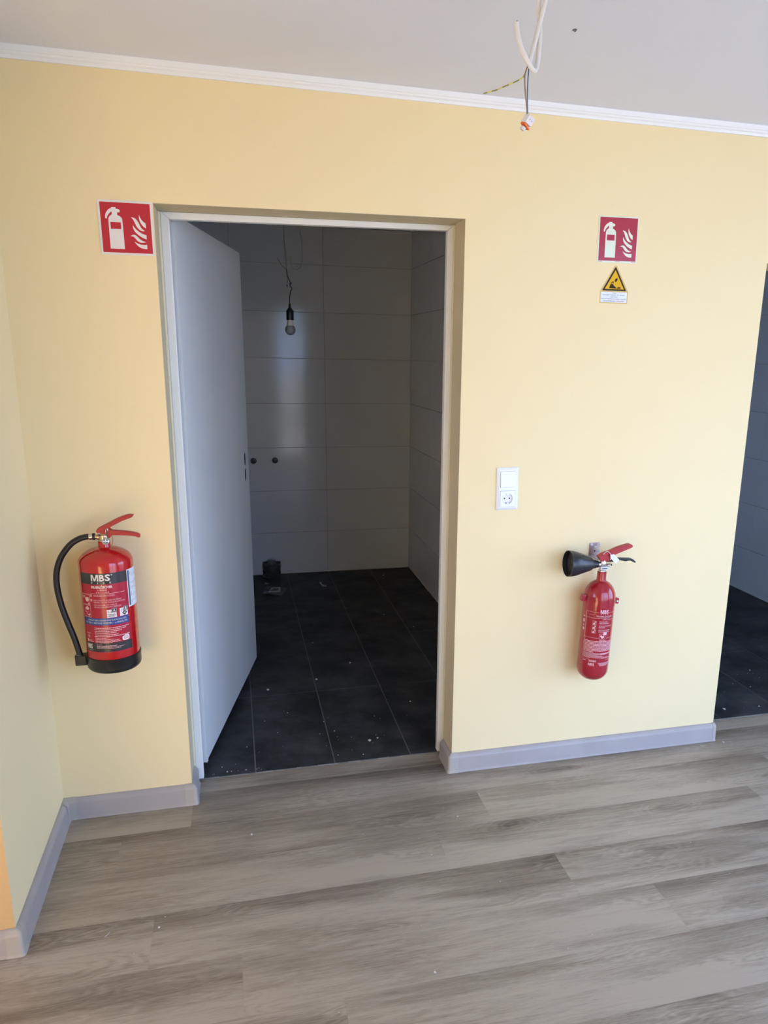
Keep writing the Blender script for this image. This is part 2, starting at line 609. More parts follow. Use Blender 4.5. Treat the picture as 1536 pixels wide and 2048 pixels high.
M_card = mat('white_card', (0.55, 0.55, 0.53), 0.6)
M_pipe = mat('dark_grey_pipe', (0.06, 0.06, 0.062), 0.4)
M_crumb = mat('plaster_crumb', (0.62, 0.61, 0.58), 0.9)
M_glass = glass_material()
M_grass = mat('grey_terrace_paving', (0.17, 0.19, 0.22), 0.9, var=(3, 0.1))

# ================================================================== STRUCTURE
ZC = 2.36
XR = 2.1165            # right end of the wall
XO = 0.9622            # right side of the door opening
PX, PY = -0.4187, -0.626   # corner of the pier
T = 0.20

# back wall: left strip, panel above the door, middle panel, lintel over the right opening
bm = new()
box(bm, PX, 0, 0, T, 0, ZC)
prism(bm, [(0, 1.9875), (XO, 2.0007), (XO, ZC), (0, ZC)], 0, T)
box(bm, XO, XR, 0, T, 0, ZC)
XE = 3.10              # right side of the opening into the side room
box(bm, XR, XE, 0, T, 1.915, ZC)
box(bm, XE, YR, 0, T, 0, ZC)
struct('wall_back', bm, M_yel)

# thin film, darker and greyer than the wall, on the three faces of the door reveal, in front of the frame
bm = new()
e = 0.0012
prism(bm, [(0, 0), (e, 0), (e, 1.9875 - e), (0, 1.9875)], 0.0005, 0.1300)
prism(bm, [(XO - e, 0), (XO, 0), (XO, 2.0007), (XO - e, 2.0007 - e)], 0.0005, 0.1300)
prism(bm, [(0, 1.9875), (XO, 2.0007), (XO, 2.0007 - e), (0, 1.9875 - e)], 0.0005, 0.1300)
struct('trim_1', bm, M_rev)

# pier on the left: cream side, orange front
bm = new()
box(bm, XW, PX, PY, T, 0, ZC)
bm.normal_update()
bmesh.ops.recalc_face_normals(bm, faces=bm.faces[:])
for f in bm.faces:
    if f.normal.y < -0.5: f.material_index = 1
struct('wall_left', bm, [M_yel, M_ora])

# rear, far left and right walls of the room, out of view, with the windows that light it
bm = new()
box(bm, XW - 0.2, XW, YB_ - 0.2, LW[0], 0, ZC)
box(bm, XW - 0.2, XW, LW[1], PY, 0, ZC)
box(bm, XW - 0.2, XW, LW[0], LW[1], 0, LW[2])
box(bm, XW - 0.2, XW, LW[0], LW[1], LW[3], ZC)
struct('wall_far_left', bm, M_ora)
bm = new()
box(bm, XW, BW[0], YB_ - 0.2, YB_, 0, ZC)
box(bm, BW[1], YR, YB_ - 0.2, YB_, 0, ZC)
box(bm, BW[0], BW[1], YB_ - 0.2, YB_, 0, BW[2])
box(bm, BW[0], BW[1], YB_ - 0.2, YB_, BW[3], ZC)
struct('wall_rear', bm, M_yel)
bm = new()
box(bm, YR, YR + 0.2, YB_ - 0.2, RW[0], 0, ZC)
box(bm, YR, YR + 0.2, RW[1], T, 0, ZC)
box(bm, YR, YR + 0.2, RW[0], RW[1], 0, RW[2])
box(bm, YR, YR + 0.2, RW[0], RW[1], RW[3], ZC)
struct('wall_right', bm, M_yel)


def window(n, rot, x0, x1, z0, z1, loc, mull):
    """casement in local x-z, facing y"""
    root = bpy.data.objects.new('window_%d' % n, None)
    C.objects.link(root)
    root.location = loc
    root.rotation_euler = (0, 0, rot)
    root['kind'] = 'structure'
    w = 0.06
    bm = new()
    box(bm, x0, x1, -0.03, 0.03, z0, z0 + w); box(bm, x0, x1, -0.03, 0.03, z1 - w, z1)
    box(bm, x0, x0 + w, -0.03, 0.03, z0 + w, z1 - w); box(bm, x1 - w, x1, -0.03, 0.03, z0 + w, z1 - w)
    obj('window_frame', bm, M_white, root)
    xs = [x0 + w] + [x0 + (x1 - x0) * (k + 1) / (mull + 1) for k in range(mull)] + [x1 - w]
    for k in range(mull):
        bm = new(); box(bm, xs[k + 1] - 0.05, xs[k + 1] + 0.05, -0.03, 0.03, z0 + w, z1 - w)
        obj('mullion', bm, M_white, root)
    for k in range(mull + 1):
        a = xs[k] + (0.05 if k else 0); b_ = xs[k + 1] - (0.05 if k < mull else 0)
        bm = new(); box(bm, a, b_, -0.004, 0.004, z0 + w, z1 - w)
        obj('pane', bm, M_glass, root)
    return root


window(1, 0, BW[0], BW[1], BW[2], BW[3], (0, YB_ - 0.1, 0), 2)
window(2, PI / 2, LW[0], LW[1], LW[2], LW[3], (XW - 0.1, 0, 0), 1)  # added out of view as the opening for the sun
window(3, PI / 2, RW[0], RW[1], RW[2], RW[3], (YR + 0.1, 0, 0), 1)  # added out of view for more daylight from the right
bm = new()
lathe(bm, [(0, -0.30), (60, -0.30)], 48, cap=False)
struct('ground', bm, M_grass)

# tree outside the terrace door: only its broken-up reflection shows, in the glossy wash room tiles
tree = thing('tree', 'leafy tree outside, seen only as a patchy reflection in the wash room wall tiles', 'tree', (1.35, -6.0, -0.30))
bm = new(); tube(bm, [(0, 0, 0), (0.05, 0.02, 1.0), (-0.05, 0.05, 2.0), (0.1, 0, 3.4)], lambda t: 0.09 - 0.06 * t, 10)
obj('trunk', bm, mat('bark', (0.12, 0.09, 0.07), 0.9), tree, smooth=50)
rnd = random.Random(17)
bm = new()
cl_ = [(rnd.gauss(0, 0.55), rnd.gauss(0, 0.45), rnd.uniform(0.5, 3.6)) for _ in range(26)]
for _ in range(1500):
    cx, cy, cz_ = rnd.choice(cl_)
    p = Vector((cx + rnd.gauss(0, 0.17), cy + rnd.gauss(0, 0.17), max(0.1, cz_ + rnd.gauss(0, 0.17))))
    a = Vector((rnd.uniform(-1, 1), rnd.uniform(-1, 1), rnd.uniform(-1, 1))).normalized() * 0.055
    b_ = a.orthogonal().normalized() * 0.028
    bm.faces.new([bm.verts.new(q_) for q_ in (p - a, p + b_, p + a, p - b_)])
o_ = obj('foliage', bm, mat('leaf_green', (0.06, 0.11, 0.03), 0.6), tree)
o_['kind'] = 'stuff'

# ceiling of the room and the crown moulding along the wall
bm = new()
box(bm, XW - 0.2, YR + 0.2, YB_ - 0.2, T, ZC, ZC + 0.15)
struct('ceiling', bm, M_ceil)
prof = [(0, 2.3285), (-0.006, 2.3285), (-0.008, 2.3365), (-0.0135, 2.3400), (-0.0150, 2.3440), (-0.0185, 2.3460), (-0.0200, 2.3560), (-0.0205, 2.36), (0, 2.36)]
bm = new()
prism(bm, prof, PX, YR, 'yz')
struct('trim_2', bm, M_white)
bm = new()
prism(bm, [(PX - y, z) for y, z in prof], PY, -0.0205, 'xz')
struct('trim_3', bm, M_white)

# ------------------------------------------------------------------ laminate floor, plank by plank
bm = new()
box(bm, XW, PX, YB_, PY, -0.1, -0.008)
box(bm, PX, YR, YB_, 0, -0.1, -0.008)
box(bm, 0, XO, 0, 0.147, -0.1, -0.008)
box(bm, XR, XE, 0, 0.147, -0.1, -0.008)
floor = struct('floor', bm, M_grout)
G = 0.0001
PL, PW = 1.228, 0.2080


def plank(pts):
    xs = [p[0] for p in pts]; ys = [p[1] for p in pts]
    cx, cy = (min(xs) + max(xs)) / 2, (min(ys) + max(ys)) / 2
    bm = new()
    # pull every edge in by the joint gap
    q = []
    for x, y in pts:
        q.append((x - cx, y - cy))
    n = len(q)
    v0 = [bm.verts.new((x, y, -0.008)) for x, y in q]
    v1 = [bm.verts.new((x, y, -0.0004)) for x, y in q]
    f0 = bm.faces.new(v0[::-1]); f1 = bm.faces.new(v1)
    for i in range(n): bm.faces.new((v0[i], v0[(i + 1) % n], v1[(i + 1) % n], v1[i]))
    bmesh.ops.inset_region(bm, faces=[f1], thickness=0.0006, depth=0.0)
    for v in f1.verts: v.co.z = 0.0
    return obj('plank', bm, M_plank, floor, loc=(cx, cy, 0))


def row(y0, y1, joint, xa, xb):
    """straight planks between xa and xb with end joints at joint + k*PL"""
    k = math.floor((xa - joint) / PL)
    x = joint + k * PL
    while x < xb - 1e-6:
        a, b_ = max(x, xa), min(x + PL, xb)
        if b_ - a > 0.01: plank([(a + G, y0 + G), (b_ - G, y0 + G), (b_ - G, y1 - G), (a + G, y1 - G)])
        x += PL


Y0 = -0.150
JO = [-0.2154, -0.425, -0.0790, 0.160, 0.4050]
# the two strips that run into the openings
plank([(0 + G, Y0), (1.22 - G, Y0), (1.22 - G, -G), (XO - G, -G), (XO - G, 0.058 - G), (G, 0.058 - G)])
plank([(1.22 + G, Y0), (2.44 - G, Y0), (2.44 - G, 0.058 - G), (XR + G, 0.058 - G), (XR + G, -G), (1.22 + G, -G)])
plank([(2.44 + G, Y0), (3.66 - G, Y0), (3.66 - G, -G), (XE - G, -G), (XE - G, 0.058 - G), (2.44 + G, 0.058 - G)])
plank([(3.66 + G, Y0), (YR - G, Y0), (YR - G, -G), (3.66 + G, -G)])
plank([(PX + G, Y0), (-G, Y0), (-G, -G), (PX + G, -G)])
plank([(G, 0.058), (XO - G, 0.058), (XO - G, 0.1465), (G, 0.1465)])
plank([(XR + G, 0.058), (XE - G, 0.058), (XE - G, 0.1465), (XR + G, 0.1465)])
row(Y0 - PW, Y0, JO[0], PX, YR)
row(Y0 - 2 * PW, Y0 - PW, JO[1], PX, YR)
y0, y1 = Y0 - 3 * PW, Y0 - 2 * PW
j = JO[2]
plank([(j - PL + G, y0), (j - G, y0), (j - G, y1 - G), (PX + G, y1 - G), (PX + G, PY - G), (j - PL + G, PY - G)])
plank([(XW, y0), (j - PL - G, y0), (j - PL - G, PY - G), (XW, PY - G)])
row(y0, y1, j, j, YR)
k = 3
while Y0 - (k + 1) * PW > YB_:
    row(Y0 - (k + 1) * PW, Y0 - k * PW, JO[k] if k < 5 else JO[k % 5] + 0.37 * k, XW, YR)
    k += 1
row(YB_, Y0 - k * PW, 0.3, XW, YR)

# ------------------------------------------------------------------ skirting boards
SK = [(0, 0), (0.0215, 0), (0.0205, 0.003), (0.0180, 0.010), (0.0170, 0.058), (0.0155, 0.0625), (0.0080, 0.0725), (0.0035, 0.0750), (0, 0.0750)]


def skirt(name, p0, p1, out, mat_=M_base, parent=None, z1=1.0, grow=1.0):
    """profile swept from p0 to p1 (xy), projecting towards out (unit xy vector)"""
    bm = new()
    A = [bm.verts.new((p0[0] + out[0] * t * grow, p0[1] + out[1] * t * grow, z * z1)) for t, z in SK]
    B = [bm.verts.new((p1[0] + out[0] * t * grow, p1[1] + out[1] * t * grow, z * z1)) for t, z in SK]
    n = len(SK)
    bm.faces.new(A); bm.faces.new(B[::-1])
    for i in range(n): bm.faces.new((A[i], B[i], B[(i + 1) % n], A[(i + 1) % n]))
    return struct(name, bm, mat_, parent, smooth=30)


def corner_cap(parent, x, y, ox, oy):
    """rounded outside-corner cap: quarter sweep of the profile plus two short flanks"""
    bm = new()
    rings = []
    L_ = 0.022
    dirs = [((-ox * L_, 0), 90)]
    seq = [((x - ox * L_, y), (0, oy))]
    for k in range(7):
        a = k / 6 * PI / 2
        seq.append(((x, y), (ox * math.sin(a), oy * math.cos(a))))
    seq.append(((x, y - oy * L_), (ox, 0)))
    for (px, py), (dx, dy) in seq:
        k_ = 1.06 / (abs(dx) ** 5 + abs(dy) ** 5) ** 0.2
        rings.append([bm.verts.new((px + dx * t * k_, py + dy * t * k_, z * 1.02)) for t, z in SK])
    n = len(SK)
    for A, B in zip(rings, rings[1:]):
        for i in range(n - 1):
            if (A[i].co - B[i].co).length < 1e-6 and (A[i + 1].co - B[i + 1].co).length < 1e-6: continue
            bm.faces.new((A[i], B[i], B[i + 1], A[i + 1]))
    bmesh.ops.remove_doubles(bm, verts=bm.verts[:], dist=1e-6)
    return obj('corner_cap', bm, M_cap, parent, smooth=50)


def end_cap(parent, p, along, out, L_=0.014):
    bm = new()
    A = [bm.verts.new((p[0] + out[0] * t * 1.06, p[1] + out[1] * t * 1.06, z * 1.02)) for t, z in SK]
    B = [bm.verts.new((p[0] + along[0] * L_ + out[0] * t * 1.06, p[1] + along[1] * L_ + out[1] * t * 1.06, z * 1.02)) for t, z in SK]
    n = len(SK)
    bm.faces.new(A); bm.faces.new(B[::-1])
    for i in range(n): bm.faces.new((A[i], B[i], B[(i + 1) % n], A[(i + 1) % n]))
    return obj('end_cap', bm, M_cap, parent, smooth=30)


b1 = skirt('baseboard_back_left', (PX + 0.02, 0), (-0.02, 0), (0, -1))
skirt('return_board', (0, -0.0), (0, 0.112), (1, 0), parent=b1)
corner_cap(b1, 0, 0, 1, -1)
end_cap(b1, (0, 0.112), (0, 1), (1, 0), 0.010)
# inside corner piece where it meets the pier
bm = new()
for s in range(1):
    n = len(SK)
    R1 = [bm.verts.new((PX + 0.040, -t * 1.05, z * 1.02)) for t, z in SK]
    R2 = [bm.verts.new((PX + t * 1.05, -t * 1.05, z * 1.02)) for t, z in SK]
    R3 = [bm.verts.new((PX + t * 1.05, -0.040, z * 1.02)) for t, z in SK]
    for A, B in ((R1, R2), (R2, R3)):
        for i in range(n - 1):
            bm.faces.new((A[i], B[i], B[i + 1], A[i + 1]))
bmesh.ops.remove_doubles(bm, verts=bm.verts[:], dist=1e-6)
obj('inside_corner_cap', bm, M_cap, b1, smooth=30)
b2 = skirt('baseboard_back_right', (XO + 0.02, 0), (XR - 0.008, 0), (0, -1))
skirt('return_board', (XO, 0), (XO, 0.106), (-1, 0), parent=b2)
corner_cap(b2, XO, 0, -1, -1)
end_cap(b2, (XO, 0.106), (0, 1), (-1, 0), 0.008)
end_cap(b2, (XR - 0.008, 0), (1, 0), (0, -1), 0.013)
b3 = skirt('baseboard_left', (PX, -0.036), (PX, PY + 0.02), (1, 0))
b4 = skirt('baseboard_front_left', (XW, PY), (PX - 0.02, PY), (0, -1))
corner_cap(b4, PX, PY, 1, -1)

# ------------------------------------------------------------------ door with steel frame
door = bpy.data.objects.new('door_1', None)
C.objects.link(door)
door.location = (0, 0.1300, 0)
door['kind'] = 'structure'
# frame faces mitred at the corners; the head is slightly out of level like the wall above it
FI0, FI1, FZ0, FZ1 = 0.0352, 0.9385, 1.9647, 1.9808
FO = 0.0087            # the left jamb stands off the plaster by a bead of paint and filler
zt0, zt1 = 1.9875 - e, 2.0007 - e


def jamb(pts, d=0.030):
    bm = new(); prism(bm, pts, 0, d)
    return bm


obj('frame_jamb', jamb([(FO, 0.013), (FI0, 0.013), (FI0, FZ0), (FO, zt0)]), M_frame, door, bevel=0.003)
obj('frame_jamb', jamb([(FI1, 0.013), (XO - e, 0.013), (XO - e, zt1), (FI1, FZ1)]), M_frame, door, bevel=0.003)
obj('frame_head', jamb([(FO, zt0), (FI0, FZ0), (FI1, FZ1), (XO - e, zt1)]), M_frame, door, bevel=0.003)
# rebates behind the faces
bm = new()
box(bm, e, 0.0320, 0.030, 0.070, 0.013, 1.960)
box(bm, 0.952, XO - e, 0.030, 0.070, 0.013, 1.975)
prism(bm, [(e, 1.978), (XO - e, 1.991), (XO - e, 1.996), (e, 1.984)], 0.030, 0.070)
obj('frame_rebate', bm, M_leaf, door)
bm = new()
prism(bm, [(e, 0.013), (FO, 0.013), (FO, zt0), (e, zt0)], -0.004, 0.020)
obj('filler_bead', bm, M_bead, door, bevel=0.002)
bm = new()
prism(bm, [(XO - 0.004, 0.013), (XO - e, 0.013), (XO - e, zt1 - 0.001), (XO - 0.004, zt1 - 0.001)], -0.016, 0.0)
obj('filler_bead', bm, M_bead, door, bevel=0.002)
# leaf: hinged at the left, standing open into the wash room
hx, hy, ex, ey = 0.0422, 0.2176, 0.2644, 1.2381
wl = math.hypot(ex - hx, ey - hy)
ang = math.atan2(ey - hy, ex - hx)
lz0, lz1 = 0.030, 1.997
th = 0.040
leaf_bm = new()
box(leaf_bm, 0, wl, 0, th, lz0, lz1)
leaf = obj('door_leaf', leaf_bm, M_leaf, door, bevel=0.0015)
leaf.location = (hx, hy - 0.1300, 0)
leaf.rotation_euler = (0, math.radians(-0.19), ang)
# hinge-side rebate lip of the leaf
bm = new(); box(bm, -0.0, 0.016, -0.0035, 0.0, lz0 + 0.0, lz1 - 0.0)
lip = obj('hinge_lip', bm, M_frame, leaf)
# two slots of the lock: handle bush and keyhole
for z0_, z1_ in ((1.0395, 1.1010), (0.9665, 1.0270)):
    bm = new()
    n = 20
    pts = [(0.9615 + 0.011 * math.cos(2 * PI * i / n), (z0_ + z1_) / 2 + (z1_ - z0_) / 2 * math.sin(2 * PI * i / n)) for i in range(n)]
    prism(bm, pts, -0.0008, 0.012)
    obj('lock_slot', bm, M_dark, leaf)
bm = new(); box(bm, wl, wl + 0.0015, 0.008, 0.032, 0.90, 1.13)
obj('lock_faceplate', bm, M_steel, leaf)
# ragged mortar joint between laminate and tiles
bm = new()
rnd = random.Random(3)
for xa, xb in ((e, XO - e), (XR, XE)):
    x = xa
    while x < xb - 0.004:
        w_ = min(rnd.uniform(0.012, 0.05), xb - x)
        h_ = rnd.uniform(-0.002, 0.0025)
        box(bm, x, x + w_ - 0.001, 0.1466 + rnd.uniform(0, 0.001), 0.1512, -0.02, 0.001 + h_)
        x += w_
struct('trim_4', bm, M_mortar)

# ------------------------------------------------------------------ wash room behind the door
YBK, XBR, XBL, ZB = 2.8926, 1.4424, -0.62, 2.382
TX, TY = 0.3050, 0.690
TZ = 0.3050
bm = new(); box(bm, XBL - 0.2, 2.1, 0.1515, YBK + 0.25, -0.1, 0.0009)
fb = struct('floor_wash_room', bm, M_fgrout)


def slab(w, d, h, chamfer=0.001):
    """tile lying in xy, centred, top at z = 0"""
    bm = new()
    a, c = w / 2, chamfer
    b_ = d / 2
    lo = [bm.verts.new((sx * a, sy * b_, -h)) for sx, sy in ((-1, -1), (1, -1), (1, 1), (-1, 1))]
    mi_ = [bm.verts.new((sx * a, sy * b_, -c)) for sx, sy in ((-1, -1), (1, -1), (1, 1), (-1, 1))]
    hi = [bm.verts.new((sx * (a - c), sy * (b_ - c), 0)) for sx, sy in ((-1, -1), (1, -1), (1, 1), (-1, 1))]
    bm.faces.new(hi)
    for A, B in ((lo, mi_), (mi_, hi)):
        for i in range(4): bm.faces.new((A[i], A[(i + 1) % 4], B[(i + 1) % 4], B[i]))
    bm.faces.new(lo[::-1])
    return bm


JT = 0.004
proto = None


def lay(parent, xs, ys, z=0.0, mat_=M_slate, jt=JT):
    cache = {}
    for x0_, x1_ in zip(xs, xs[1:]):
        for y0_, y1_ in zip(ys, ys[1:]):
            w_, d_ = x1_ - x0_ - jt, y1_ - y0_ - jt
            key = (round(w_, 4), round(d_, 4))
            loc = ((x0_ + x1_) / 2, (y0_ + y1_) / 2, z + random.uniform(-0.0004, 0.0004))
            if key in cache: dup(cache[key], loc, parent)
            else:
                cache[key] = obj('tile', slab(w_, d_, 0.009), mat_, parent, loc=loc)


lay(fb, [XBL, -0.3858, -0.0808, 0.2242, 0.5292, 0.8342, 1.1392, 1.4424], [0.1515, 0.8325, 1.5225, 2.2125, YBK], 0.002)


def wall_tiles(parent, us, zs, to_world, mat_, jt=0.0024, skip=()):
    """tiles standing up: slab is turned so its top faces the room; to_world(u, z) -> (loc, rot)"""
    cache = {}
    for i, (u0, u1) in enumerate(zip(us, us[1:])):
        for k_, (z0, z1) in enumerate(zip(zs, zs[1:])):
            if (i, k_) in skip: continue
            w_, d_ = u1 - u0 - jt, z1 - z0 - jt
            key = (round(w_, 4), round(d_, 4))
            loc, rot = to_world((u0 + u1) / 2, (z0 + z1) / 2)
            if key in cache: t_ = dup(cache[key], loc, parent)
            else:
                t_ = cache[key] = obj('tile', slab(w_, d_, 0.009, 0.0008), mat_, parent, loc=loc)
            t_.rotation_euler = (rot[0] + random.uniform(-1, 1) * 0.0012, rot[1] + random.uniform(-1, 1) * 0.0012, rot[2])


zs = [0.003 + TZ * k for k in range(8)] + [ZB]
bm = new()
box(bm, XBL, 0.3590, YBK + 0.0065, YBK + 0.2, 0, ZB)
box(bm, 0.3590, 0.4895, YBK + 0.0065, YBK + 0.2, 0.100, ZB)
box(bm, 0.4895, XBR + 0.2, YBK + 0.0065, YBK + 0.2, 0, ZB)
box(bm, 0.3590, 0.4895, YBK + 0.12, YBK + 0.2, 0, 0.100)
wb = struct('wall_wash_room_back', bm, M_wgrout)
us = [XBL, -0.3876, 0.2224, 0.8324, XBR]
wall_tiles(wb, us, zs, lambda u, z: ((u, YBK, z), (PI / 2, 0, 0)), M_tile, skip={(2 - 0, 0)} if False else {(2, 0)})
# the tile notched round the drain
jt = 0.0015
x0_, x1_, z0_, z1_ = 0.2224 + jt, 0.8324 - jt, 0.003 + jt, 0.003 + TZ - jt
bm = new()
prism(bm, [(x0_, z0_), (0.3615, z0_), (0.3615, 0.0985), (0.4870, 0.0985), (0.4870, z0_), (x1_, z0_), (x1_, z1_), (x0_, z1_)], YBK, YBK + 0.009)
obj('tile', bm, M_tile, wb)
bm = new(); box(bm, XBR + 0.0065, 2.10, T + 0.001, YBK + 0.0, 0, ZB)
wr = struct('wall_wash_room_right', bm, M_wgrout)
us = [T + 0.002, 0.4526, 1.0626, 1.6726, 2.2826, YBK - 0.001]
wall_tiles(wr, us, zs, lambda u, z: ((XBR, u, z), (PI / 2, 0, -PI / 2)), M_tile)
bm = new(); box(bm, XBL - 0.2, XBL, T, YBK + 0.2, 0, ZB)
struct('wall_wash_room_left', bm, M_tile)
bm = new(); box(bm, XBL - 0.2, 2.1, T, YBK + 0.2, ZB, ZB + 0.1)
struct('ceiling_wash_room', bm, M_ceil)

# pale sealant line where the tiles meet the floor
bm = new()
box(bm, XBL, 0.3600, YBK - 0.004, YBK + 0.004, 0.001, 0.0065)
box(bm, 0.4880, XBR, YBK - 0.004, YBK + 0.004, 0.001, 0.0065)
box(bm, XBR - 0.004, XBR + 0.004, T + 0.001, YBK - 0.004, 0.001, 0.0065)
struct('trim_5', bm, M_seal)

# ------------------------------------------------------------------ side room beyond the right end of the wall
XS = 3.61
bm = new(); box(bm, 2.1, XS + 0.25, 0.1515, 3.65, -0.1, 0.0009)
fs_ = struct('floor_side_room', bm, M_fgrout)
lay(fs_, [XR, 2.2705, 2.5940, 2.9170, 3.240, 3.563, XS], [0.1515, 0.8464, 1.5364, 2.2264, 2.9164, 3.4], 0.002, jt=0.003)
bm = new(); box(bm, XS + 0.0065, XS + 0.2, T + 0.001, 3.4, 0, ZB)
ws = struct('wall_side_room_right', bm, M_wgrout)
zs2 = [0.003] + [0.2990 + 0.3125 * k for k in range(7)]
zs2[-1] = ZB
wall_tiles(ws, [T + 0.002, 0.60, 1.21, 1.82, 2.43, 3.04, 3.399], zs2, lambda u, z: ((XS, u, z), (PI / 2, 0, -PI / 2)), M_tile)
bm = new(); box(bm, XR - 0.012, XR + 0.0, T + 0.001, 3.4, 0, ZB)
struct('wall_side_room_left', bm, M_tile)
bm = new(); box(bm, 2.1, XS + 0.2, 3.4, 3.6, 0, ZB)
struct('wall_side_room_back', bm, M_tile)
bm = new(); box(bm, 2.1, XS + 0.2, T, 3.6, ZB, ZB + 0.1)
struct('ceiling_side_room', bm, M_ceil)

bm = new(); box(bm, XS - 0.004, XS + 0.004, T + 0.002, 3.399, 0.001, 0.0065)
struct('trim_6', bm, M_seal)

# ================================================================== THINGS
# ------------------------------------------------------------------ fire signs
# outlines in sign units: x 0..1 to the right, z 0..1 up
EXT = [(0.247, 0.868), (0.330, 0.870), (0.331, 0.842), (0.382, 0.838), (0.404, 0.815), (0.394, 0.780), (0.352, 0.779), (0.351, 0.728), (0.386, 0.715), (0.421, 0.690), (0.440, 0.645), (0.440, 0.110), (0.180, 0.110), (0.180, 0.640), (0.193, 0.686), (0.222, 0.718), (0.252, 0.735), (0.254, 0.783), (0.240, 0.786), (0.168, 0.714), (0.157, 0.660), (0.126, 0.660), (0.131, 0.748), (0.204, 0.838), (0.252, 0.848)]
WIN = (0.214, 0.404, 0.475, 0.598)
FLAMES = [
    [(0.748, 0.753), (0.775, 0.682), (0.815, 0.630), (0.860, 0.602), (0.862, 0.508), (0.812, 0.540), (0.766, 0.603), (0.743, 0.680)],
    [(0.596, 0.703), (0.654, 0.697), (0.705, 0.658), (0.744, 0.584), (0.772, 0.510), (0.838, 0.458), (0.790, 0.452), (0.738, 0.475), (0.688, 0.537), (0.660, 0.606), (0.637, 0.664)],
    [(0.622, 0.560), (0.658, 0.500), (0.714, 0.450), (0.786, 0.406), (0.861, 0.383), (0.858, 0.305), (0.782, 0.333), (0.700, 0.388), (0.640, 0.453), (0.620, 0.512)],
    [(0.560, 0.352), (0.604, 0.384), (0.656, 0.382), (0.697, 0.347), (0.736, 0.303), (0.787, 0.270), (0.848, 0.256), (0.797, 0.240), (0.734, 0.242), (0.683, 0.270), (0.643, 0.325), (0.608, 0.353)],
    [(0.626, 0.260), (0.672, 0.229), (0.733, 0.207), (0.795, 0.200), (0.860, 0.207), (0.858, 0.126), (0.790, 0.126), (0.718, 0.152), (0.664, 0.200)]]


def rrect(x0, x1, z0, z1, r, n=5):
    out = []
    for cx, cz, a in ((x1 - r, z0 + r, -90), (x1 - r, z1 - r, 0), (x0 + r, z1 - r, 90), (x0 + r, z0 + r, 180)):
        for k in range(n + 1):
            t = math.radians(a + 90 * k / n)
            out.append((cx + r * math.cos(t), cz + r * math.sin(t)))
    return out


def fire_sign(label, loc, rot, s, th_, m_body, m_red, m_ink, border, tiny):
    root = thing('fire_extinguisher_sign', label, 'sign', loc, rot)
    y = -th_
    bm = new(); prism(bm, rrect(0, s, 0, s, 0.003), -th_, -0.0001)
    obj('panel', bm, m_body, root)
    b0, b1_, b2_ = border
    bm = new(); prism(bm, rrect(b0, s - b0, b1_, s - b2_, 0.0005, 1), y - 0.0003, y)
    obj('red_field', bm, m_red, root)
    y -= 0.0003
    # white extinguisher with its red label window left open
    bm = new()
    P = lambda q: (q[0] * s, q[1] * s)
    prism(bm, smooth_poly([P(q) for q in EXT], 42), y - 0.0003, y)
    sym = obj('extinguisher_symbol', bm, m_ink, root)
    bm = new()
    x0, x1, z0, z1 = WIN
    prism(bm, [P(q) for q in ((x0, z0), (x1, z0), (x1, z1), (x0, z1))], y - 0.0006, y - 0.0003)
    obj('symbol_window', bm, m_red, sym)
    for F_ in FLAMES:
        bm = new(); prism(bm, smooth_poly([P(q) for q in F_], 50), y - 0.0003, y)
        obj('flame_symbol', bm, m_ink, root)
    if tiny:
        bm = new()
        for k, u0 in enumerate((0.004, s / 2 - 0.006, s - 0.021)):
            bars(bm, u0, u0 + 0.016, 0.0038, 0.0018, None, 40 + k, y=-th_ - 0.0002)
        obj('small_print', bm, M_inkr, root)
    return root


fire_sign('white bordered red fire extinguisher sign at the top left corner of the doorway', (-0.1518, -0.0002, 1.8380), (0, math.radians(-0.4), 0), 0.1500, 0.0016, M_swht, M_sred, M_swht, (0.0062, 0.0062, 0.0062), False)
fire_sign('pale green bordered red fire extinguisher sign above the yellow warning triangle', (1.4372, -0.0002, 1.8885), (0, math.radians(-0.7), 0), 0.1505, 0.0010, M_sglow, M_sred2, M_sglow, (0.0045, 0.0062, 0.0045), True)

# ------------------------------------------------------------------ warning sticker
ws_ = thing('warning_sticker', 'yellow warning triangle sticker with a white text panel below the red sign', 'sign', (1.5106, -0.0002, 1.7550), (0, 0, 0))
bm = new(); prism(bm, [(-0.0535, 0), (0.0535, 0), (0.0535, 0.0410), (0.0040, 0.1245), (0.0, 0.1262), (-0.0040, 0.1245), (-0.0535, 0.0410)], -0.0005, 0)
obj('backing_film', bm, M_gold, ws_)
bm = new(); prism(bm, [(-0.0455, 0.0438), (-0.0440, 0.0425), (0.0440, 0.0425), (0.0455, 0.0438), (0.0015, 0.1200), (-0.0015, 0.1200)], -0.0008, -0.0005)
obj('black_triangle', bm, M_bl2, ws_)
bm = new(); prism(bm, [(-0.0368, 0.0478), (0.0368, 0.0478), (0.0, 0.1108)], -0.0011, -0.0008)
tri = obj('yellow_field', bm, M_yelw, ws_)
